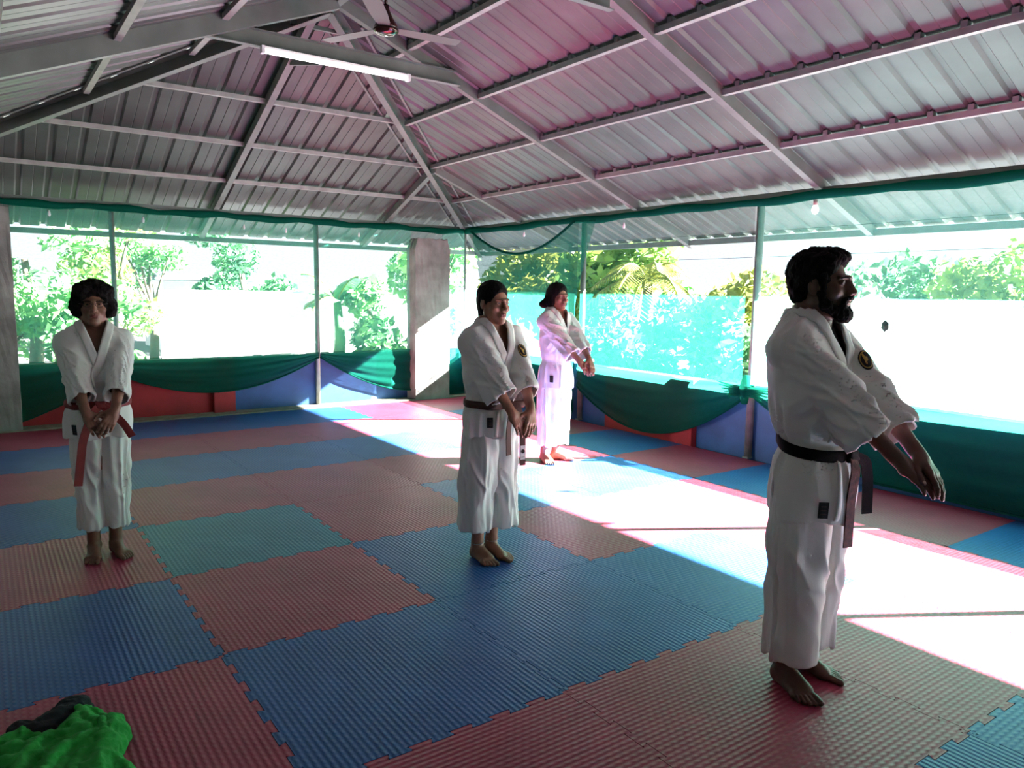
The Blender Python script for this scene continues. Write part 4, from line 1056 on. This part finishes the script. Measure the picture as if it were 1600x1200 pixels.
        for k in range(n): ff.append((o_+k, o_+(k+1) % n, nV+o_+(k+1) % n, nV+o_+k))
        o = mesh_obj(name, V3, ff, mat, parent); bm = bmesh.new(); bm.from_mesh(o.data); bmesh.ops.recalc_face_normals(bm, faces=bm.faces[:]); bm.to_mesh(o.data); bm.free(); return o
    if badge:
        cx, cz, rx, rz_, m1, m2 = badge; b_ = patch('chest_badge', cx, cz, rx, rz_, m1, .004, jk); b_['label'] = 'oval dark and gold chest badge'
        patch('badge_ring', cx, cz, rx*.86, rz_*.86, m2, .0055, b_); patch('badge_field', cx, cz, rx*.72, rz_*.76, m1, .0068, b_)
        patch('badge_figure', cx-.002, cz+.002, rx*.34, rz_*.62, m2 if m2 is M_gold else M_gold, .0082, b_, rot=.25, shape=lambda a: .7+.3*math.cos(3*a))
    if label:
        cx, cz = label; sq = lambda a: min(1/max(.001, abs(math.cos(a))), 1/max(.001, abs(math.sin(a))))
        o = patch('hem_label', cx, cz, .017, .030, M_black, .004, jk, 32, .0, sq); o['label'] = 'small black woven label near the hem'
        for q in (-1, 0, 1): patch('label_stitching', cx, cz+.014*q, .010, .0022, pmat('faded_red_thread', (.06, .03, .03), .8), .006, o, 12, 0, sq)
    return T, HP, HR

HB = lambda **k: k
M_skin_man = skin_mat('skin_deep_brown', (.105, .050, .030)); M_skin_boy = skin_mat('skin_brown', (.20, .10, .062)); M_skin_wo = skin_mat('skin_warm_brown', (.29, .145, .09)); M_skin_gi = skin_mat('skin_tan', (.29, .14, .09))
M_bblack = pmat('black_belt', (.008, .007, .007), .9, spec=.12, bump=.3, bscale=200); M_bworn = pmat('worn_belt_tip', (.09, .02, .015), .85, noise=.7, nscale=60, bump=.3)
M_bred = pmat('red_brown_belt', (.17, .018, .018), .8, noise=.2, nscale=30, bump=.2, bscale=200); M_bbrown = pmat('brown_belt', (.060, .024, .016), .8, noise=.2, nscale=30, bump=.2, bscale=200)
up_r = dict(d=(.30, -.45, -.84), n=(.15, .90, -.42), s=(1, 0, 0)); up_l = dict(d=(-.32, -.40, -.86), n=(-.15, .92, -.38), s=(-1, 0, 0))
# the bearded instructor
MAN_Y = -2.435
man = person('person', 'bearded man in a white karate uniform and black belt, arms stretched forward', (1.79, MAN_Y, 0), math.radians(6), 1.0, M_skin_man, 'short',
    (((-.185, .020, 1.345), (-.035, -.350, .955)), ((.185, .020, 1.345), (.040, -.385, .970))), head_yaw=math.radians(12), head_pitch=math.radians(-2), male=True,
    belt=(M_bblack, .955, .022), seed=4, legs=[(-.045, .005), (.115, .030)], hem=.13, collar_in=M_black, fat=1.04,
    hands=(dict(d=(.22, -.76, -.62), n=(.20, .58, -.78), s=(1, -.1, .1), curl=(4, 8, 8), thumb=.45, sc=1.04), dict(d=(-.16, -.70, -.70), n=(-.10, .66, -.72), s=(-1, -.1, .1), curl=(6, 10, 12), thumb=.45, sc=1.04)),
    feet=(((-.42, -.90), (1, 0)), ((.12, -.99), (-1, 0))), end_side=-.55, hip_y=-.035, waist=.94, trb=.92, jack_hem=.69, sleeve=(.080, .080, .086, .100), amp=1.15, trw=1.05, sleeve_t=(.80, .82),
    belt_ends=(([(0, 0, 0), (-.025, -.030, -.03), (-.035, -.022, -.15), (-.03, -.02, -.33)], .040, M_bworn, False), ([(0, 0, 0), (.06, -.025, -.02), (.095, -.022, -.10), (.11, -.02, -.23)], .040, M_bblack, False)),
    badge=(.080, 1.27, .026, .040, M_black, M_gold), label=(-.125, .745), lean=.01)
# curly-haired student
person('person', 'student in glasses with curly black hair, white karate uniform and reddish-brown belt', (-.235, .53, 0), math.radians(-3), .905, M_skin_boy, 'curly',
    (((-.178, .012, 1.345), (-.075, -.250, .935)), ((.178, .012, 1.345), (.065, -.285, .950))), head_yaw=math.radians(-3), male=True,
    belt=(M_bred, .965, .0), seed=11, legs=[(-.060, .05), (.062, .05)], hem=.195, fat=1.02,
    hands=(dict(d=(.42, -.30, -.85), n=(.15, .93, -.30), s=(1, 0, 0), curl=(8, 12, 14)), dict(d=(-.46, -.25, -.85), n=(-.12, .95, -.28), s=(-1, 0, 0), curl=(10, 14, 16))),
    feet=(((-.14, -.99), (1, 0)), ((.28, -.96), (-1, 0))), jack_hem=.765, sleeve=(.080, .084, .092, .112), trw=.92, trb=.84, sleeve_t=(.80, .80),
    belt_ends=(([(0, 0, 0), (-.04, -.022, -.03), (-.10, -.03, -.20), (-.135, -.03, -.46)], .045, M_bred, False), ([(0, 0, 0), (.05, -.02, -.03), (.12, -.015, -.12), (.16, .0, -.20)], .042, M_bred, False)),
    label=(-.135, .82))
# woman with tied hair
person('person', 'woman with tied-back black hair, white karate uniform and brown belt, hands crossed low', (1.545, -.66, 0), math.radians(2), .932, M_skin_wo, 'tied',
    (((-.178, .012, 1.345), (-.060, -.275, .945)), ((.178, .012, 1.345), (.055, -.300, .955))), head_yaw=math.radians(2), head_pitch=math.radians(3), male=False,
    belt=(M_bbrown, .965, .0), seed=23, legs=[(-.055, .05), (.050, .05)], hem=.205, fat=1.0,
    hands=(dict(d=(.38, -.35, -.85), n=(.15, .92, -.34), s=(1, 0, 0), curl=(6, 10, 12)), dict(d=(-.20, -.28, -.93), n=(-.10, .95, -.28), s=(-1, 0, 0), curl=(6, 12, 14), spread=.10)),
    feet=(((-.05, -.99), (1, 0)), ((.16, -.98), (-1, 0))), jack_hem=.775, sleeve=(.084, .092, .106, .125), amp=1.1, trw=1.08, sleeve_t=(.80, .80),
    belt_ends=(([(0, 0, 0), (.0, -.03, -.03), (-.01, -.02, -.16), (-.005, -.02, -.29)], .038, M_bbrown, False), ([(0, 0, 0), (.05, -.03, .0), (.085, -.03, -.12), (.09, -.03, -.36)], .038, M_bbrown, True)),
    badge=(.095, 1.265, .028, .046, M_black, M_gold), label=(-.10, .865))
for o in [q for q in bpy.data.objects if q.parent and q.parent.get('label', '').startswith('woman with tied') and q.name.startswith('body')]:
    T_ = o.parent
    for ax in (-.055, .050):
        MB().tube([(ax+.036*math.cos(a), .045+.040*math.sin(a), .103+.006*math.cos(a)) for a in np.linspace(0, 2*PI, 24, endpoint=False)], .0022, 6, True).build('anklet', M_silver, T_, True)
# girl in the pink light
person('person', 'girl with a swinging black bob in a white karate uniform, legs lit by low sun', (3.395, 1.09, 0), math.radians(4), .945, M_skin_gi, 'bob',
    (((-.175, .012, 1.345), (-.050, -.360, .985)), ((.175, .012, 1.345), (.040, -.390, 1.000))), head_yaw=math.radians(-4), head_pitch=math.radians(2), male=False,
    belt=None, seed=37, legs=[(-.075, .05), (.075, .05)], hem=.165, fat=.95,
    hands=(dict(d=(.25, -.62, -.74), n=(.2, .74, -.62), s=(1, 0, 0), curl=(4, 8, 8)), dict(d=(-.12, -.60, -.79), n=(-.1, .78, -.60), s=(-1, 0, 0), curl=(6, 8, 10))),
    feet=(((-.34, -.94), (1, 0)), ((.52, -.85), (-1, 0))), jack_hem=.71, sleeve=(.074, .078, .082, .094), trw=1.0, trb=.92, sleeve_t=(.84, .84), label=(-.135, .80))

# ------------------------------------------------------------------ cloth left on the mats
def rumple(name, lab, folds, mat, seed):
    P_ = np.array([p for f, r, z in folds for p in f]); lo = P_.min(0)-.07; hi = P_.max(0)+.07
    F = Field((lo[0], lo[1], -.01), (hi[0], hi[1], .13), .0045)
    for f, r, z in folds:
        for a, b in zip(f[:-1], f[1:]):
            F.add(cap((*a, z*.35), (*b, z*.35), r*1.35), .03)
            F.add(cap((*a, z+.006), (*b, z+.006), r*.62), .006)
    F.sub(((lambda x, y, z: z-.002+0*x+0*y), np.array([lo[0], lo[1], -1]), np.array([hi[0], hi[1], .003])))
    v, f = F.mesh(); g = F.grad(v); k = (v[:, 2] > .004)
    v = v+g*((.006*ridge(v*np.array([22, 22, 40.]), seed)+.003*ridge(v*50, seed+1))*k)[:, None]; v[:, 2] = np.maximum(v[:, 2], .001)
    c = np.array([*((lo+hi)/2), 0]); o = mesh_obj(name, v-c, f, mat, None, True, loc=c); return tag(o, lab, 'clothing')
rumple('crumpled_shirt', 'crumpled bright green shirt lying on the red mat at the lower left corner', [([(-0.539, -1.226), (-0.529, -1.269), (-0.52, -1.323), (-0.501, -1.356)], 0.022, 0.045), ([(-0.528, -1.167), (-0.49, -1.257), (-0.463, -1.318), (-0.448, -1.338)], 0.012, 0.03), ([(-0.455, -1.364), (-0.464, -1.425), (-0.491, -1.483), (-0.518, -1.55), (-0.535, -1.607), (-0.555, -1.671)], 0.034, 0.04), ([(-0.486, -1.376), (-0.489, -1.447), (-0.502, -1.47)], 0.016, 0.06), ([(-0.55, -1.286), (-0.562, -1.325), (-0.553, -1.372), (-0.533, -1.398)], 0.026, 0.05), ([(-0.51, -1.439), (-0.552, -1.443), (-0.615, -1.474), (-0.655, -1.539), (-0.674, -1.607)], 0.026, 0.05), ([(-0.534, -1.398), (-0.587, -1.384), (-0.639, -1.362), (-0.674, -1.382), (-0.692, -1.43), (-0.676, -1.459)], 0.024, 0.045), ([(-0.671, -1.306), (-0.701, -1.273), (-0.74, -1.278), (-0.777, -1.291)], 0.026, 0.03), ([(-0.693, -1.382), (-0.73, -1.356), (-0.778, -1.354)], 0.026, 0.035), ([(-0.675, -1.433), (-0.709, -1.462), (-0.722, -1.493), (-0.736, -1.548)], 0.024, 0.04), ([(-0.721, -1.449), (-0.757, -1.441), (-0.784, -1.434)], 0.026, 0.04), ([(-0.528, -1.471), (-0.569, -1.533), (-0.587, -1.584), (-0.599, -1.641)], 0.022, 0.04), ([(-0.511, -1.521), (-0.48, -1.577), (-0.456, -1.614), (-0.448, -1.655)], 0.016, 0.015), ([(-0.586, -1.304), (-0.605, -1.337)], 0.02, 0.03), ([(-0.631, -1.465), (-0.615, -1.522), (-0.63, -1.59)], 0.022, 0.035), ([(-0.511, -1.334), (-0.539, -1.394), (-0.58, -1.417), (-0.627, -1.405)], 0.024, 0.03)], M_gtee, 3)
rumple('crumpled_garment', 'black garment lying tucked behind the crumpled green shirt', [([(-0.567, -1.138), (-0.544, -1.146), (-0.528, -1.149)], 0.026, 0.022), ([(-0.567, -1.175), (-0.614, -1.222), (-0.661, -1.265)], 0.034, 0.022), ([(-0.71, -1.19), (-0.706, -1.233), (-0.687, -1.259)], 0.026, 0.018), ([(-0.552, -1.162), (-0.591, -1.222), (-0.629, -1.272)], 0.03, 0.018)], M_btee, 8)

# ------------------------------------------------------------------ outside
o = MB().add([(-120, -90, -.24), (160, -90, -.24), (160, 220, -.24), (-120, 220, -.24)], [(0, 1, 2, 3)]).build('ground', M_ground); o['kind'] = 'structure'
def leaf_cloud(rs, blobs, n, size, asp=.5):
    V = np.zeros((n*4, 3)); tot = sum(b[3]*b[4]*b[5] for b in blobs); i = 0
    pr = np.array([b[3]*b[4]*b[5] for b in blobs])**.67; pr /= pr.sum()
    ch = rs.choice(len(blobs), n, p=pr); B = np.array(blobs)[ch]
    d = rs.normal(size=(n, 3)); d /= np.linalg.norm(d, axis=1)[:, None]; r = rs.random(n)**.28
    c = B[:, :3]+d*B[:, 3:6]*r[:, None]
    a = rs.normal(size=(n, 3)); a /= np.linalg.norm(a, axis=1)[:, None]
    b = np.cross(a, d+rs.normal(size=(n, 3))*.5); b /= np.linalg.norm(b, axis=1)[:, None]+1e-9
    s = size*(.5+rs.random(n))[:, None]
    V[0::4] = c-a*s; V[1::4] = c+b*s*asp; V[2::4] = c+a*s; V[3::4] = c-b*s*asp
    return V, np.arange(n*4).reshape(n, 4)
def tree(name, lab, cat, x, y, h, r, n, size, mi, trunk=True, seed=0, zlo=.35, group='trees and bushes beyond the nets'):
    rs = np.random.RandomState(seed); t = thing(name, lab, cat, (x, y, -.24), group=group)
    blobs = []
    for k in range(9 if n > 900 else 5):
        a = rs.random()*6.28; q = rs.random()**.6*r*.7
        z = h*(zlo+(1-zlo)*.85*rs.random()); rr = r*(.28+.25*rs.random())
        blobs.append((q*math.cos(a), q*math.sin(a), z, rr, rr, rr*.75))
    V, Fc = leaf_cloud(rs, blobs, n, size)
    V[:, 2] = np.maximum(V[:, 2], .05)
    mesh_obj('foliage', V, Fc, M_leafs[mi], t)
    mb = MB()
    if trunk:
        mb.tube([(0, 0, 0), (.05*r, .02, h*.3), (-.03*r, .05, h*.6)], [.07+.012*h, .05+.01*h, .03+.004*h], 8)
        for b in blobs[:5]: mb.tube([(.03*r, .03, h*.35), (b[0]*.6, b[1]*.6, b[2]*.8), (b[0], b[1], b[2])], [.04+.004*h, .03, .015], 6)
        mb.build('trunk', M_bark, t, True)
    return t
def frond_leaf(name, lab, cat, x, y, h, nf, L, mi, droop, width, seed, blade=False):
    rs = np.random.RandomState(seed); t = thing(name, lab, cat, (x, y, -.24), group='palms and banana plants beyond the nets')
    MB().tube([(0, 0, 0), (.06, .03, h*.5), (0, 0, h)], [.14, .11, .09] if not blade else [.13, .11, .07], 10).build('trunk', M_bark if not blade else M_leafs[0], t, True)
    for k in range(nf):
        a = k*2*PI/nf+rs.random()*.4; up = .9-.9*(k % 3)/2.5+rs.random()*.2; V = []; Fc = []
        S = 14 if blade else 20; P0 = []
        for i in range(S+1):
            u = i/S; rr = L*(u*math.cos(up)*(1)+.0); z = h+L*(u*math.sin(up)-droop*u*u)
            P0.append(Vector((math.cos(a)*rr, math.sin(a)*rr, z)))
        sd_ = Vector((-math.sin(a), math.cos(a), 0))
        for i in range(S):
            p, q = P0[i], P0[i+1]
            for s in (-1, 1):
                if blade:
                    w0 = width*math.sin(PI*min(1, (i+.6)/S))**.6; w1 = width*math.sin(PI*min(1, (i+1.4)/S))**.6 if i < S-1 else .02
                    n0 = len(V); V += [p, q-(q-p)*.06, q-(q-p)*.06+sd_*s*w1+Vector((0, 0, -w1*.35)), p+sd_*s*w0+Vector((0, 0, -w0*.35))]; Fc.append((n0, n0+1, n0+2, n0+3))
                else:
                    for m in (0,):
                        b = p.lerp(q, m); d = (q-p).normalized(); l = width*(math.sin(PI*min(1, (i+m+1.2)/(S+1.2)))**.5)
                        e = b+sd_*s*l+d*l*.45+Vector((0, 0, -l*.45)); n0 = len(V)
                        V += [b, b+d*.026, e, e-d*.008]; Fc.append((n0, n0+1, n0+2, n0+3))
        f = mesh_obj('frond' if not blade else 'leaf_blade', V, Fc, M_leafs[mi], t)
        MB().tube(P0[::3]+[P0[-1]], .02, 5).build('midrib', M_leafs[3], f)
    return t
TR = [  # name, label, cat, x, y, h, r, n, leaf, mat, seed
 ('leafy_tree', 'pale green tree outside the back opening at its far left', 'tree', -.1, 9.0, 3.5, 1.25, 2600, .062, 0, 1),
 ('leafy_tree', 'full pale tree outside behind the left post of the back opening', 'tree', 1.0, 9.6, 3.4, 1.15, 2200, .062, 1, 2),
 ('dense_tree', 'dense teal-looking tree outside the middle of the back opening', 'tree', 4.85, 15.6, 3.6, 1.4, 3400, .08, 2, 3),
 ('leafy_tree', 'thin pale tree outside between student in glasses and the teal-looking tree', 'tree', 2.5, 14.6, 3.3, 1.0, 700, .08, 0, 14),
 ('garden_bush', 'bush outside low behind the head of the student in glasses', 'bush', .45, 8.2, 1.75, .9, 1800, .075, 0, 4),
 ('leafy_tree', 'bushy tree outside seen left of the broken column', 'tree', 6.1, 10.2, 2.2, 1.0, 1500, .10, 0, 5),
 ('leafy_tree', 'tree outside seen right of the broken column', 'tree', 8.4, 12.0, 3.4, 1.3, 1400, .11, 0, 6),
 ('dense_tree', 'big yellow-green tree outside behind the draped net, nearest the column', 'tree', 9.2, 8.6, 3.9, 1.6, 3200, .11, 3, 7),
 ('dense_tree', 'big dark tree outside behind the draped net beside the student in pink light', 'tree', 9.4, 6.9, 3.8, 1.5, 3200, .11, 1, 8),
 ('garden_bush', 'thick bush outside right of the wrapped post', 'bush', 9.6, 6.3, 1.9, 1.25, 2400, .10, 0, 9),
 ('garden_bush', 'thick bush outside under the palm', 'bush', 9.6, 4.0, 2.1, 1.3, 2400, .10, 3, 10),
 ('garden_bush', 'low bush outside left of the steel post by the instructor', 'bush', 8.4, 3.2, 1.5, 1.0, 1600, .09, 0, 11),
 ('garden_bush', 'low spreading bush outside, lower left of the steel post by the instructor', 'bush', 7.7, 4.3, 1.3, .9, 1500, .09, 2, 12),
 ]
for nm, l, c, x, y, h, r, n, s, m, sdd in TR: tree(nm, l, c, x, y, h, r, n, s, m, True, sdd, .25)
frond_leaf('coconut_palm', 'young palm with arching yellow-green fronds outside between the two right-hand posts', 'palm', 8.5, 5.05, 1.95, 19, 1.2, 3, .75, .28, 3)
frond_leaf('banana_plant', 'banana plant with broad leaves outside left of the broken column', 'plant', 5.15, 10.3, 1.5, 8, 1.3, 2, .45, .22, 5, True)
frond_leaf('banana_plant', 'banana plant with broad leaves outside behind the post by the instructor', 'plant', 8.6, 3.9, .7, 7, 1.0, 0, .5, .18, 6, True)
# far tree line across the bright field
fx = [(22, 4.6, 3.0, 2.6, 1), (24, 1.4, 3.0, 2.2, 3), (26, -1.6, 3.3, 2.4, 0), (25.5, -4.6, 4.6, 2.8, 3), (27, -8.0, 3.6, 2.6, 1), (24, 8.2, 3.4, 2.6, 2), (28, -11.4, 4.8, 3.0, 3)]
fl = ['left of the steel post by the instructor', 'just right of the steel post by the instructor', "behind the instructor's head", "first to the right of the instructor's face", 'second to the right of the instructor', 'hidden partly behind the palm', 'at the right edge of the photo']
for (x, y, h, r, m), l in zip(fx, fl):
    tree('far_tree', 'distant sunlit tree across the bright field, '+l, 'tree', x, y, h, r, 1700, .17, m, True, int(x*7+y*3) % 999, .18)
tree('dark_tree', 'tall dark tree across the field near the top right corner of the opening', 'tree', 23, -3.0+.0, 6.6, 1.6, 2400, .18, 2, True, 77, .62)
frond_leaf('coconut_palm', 'tall palm with hanging fronds across the field at the far right', 'palm', 22, -4.9, 3.6, 14, 2.4, 2, .9, .5, 9)
# pale wall and building behind the back opening
o = MB().box((0, 0, 0), (6.0, .15, 1.66)).build('garden_wall', pmat('limewash', (.75, .76, .75), .9)); o.location = (2.45, 13.4, -.24); tag(o, 'long white garden wall far outside the back opening', 'wall')
bd = thing('far_building', 'low white building with a flat grey roof outside behind the white garden wall', 'building', (4.9, 17.5, -.24))
MB().box((-1.6, 0, 0), (1.3, 3, 1.85)).build('wall', pmat('limewash_wall', (.8, .8, .78), .9), bd)
MB().box((-1.9, -.3, 1.91), (1.6, 3.3, 2.03)).build('flat_roof', pmat('roof_slab', (.10, .12, .12), .8), bd)
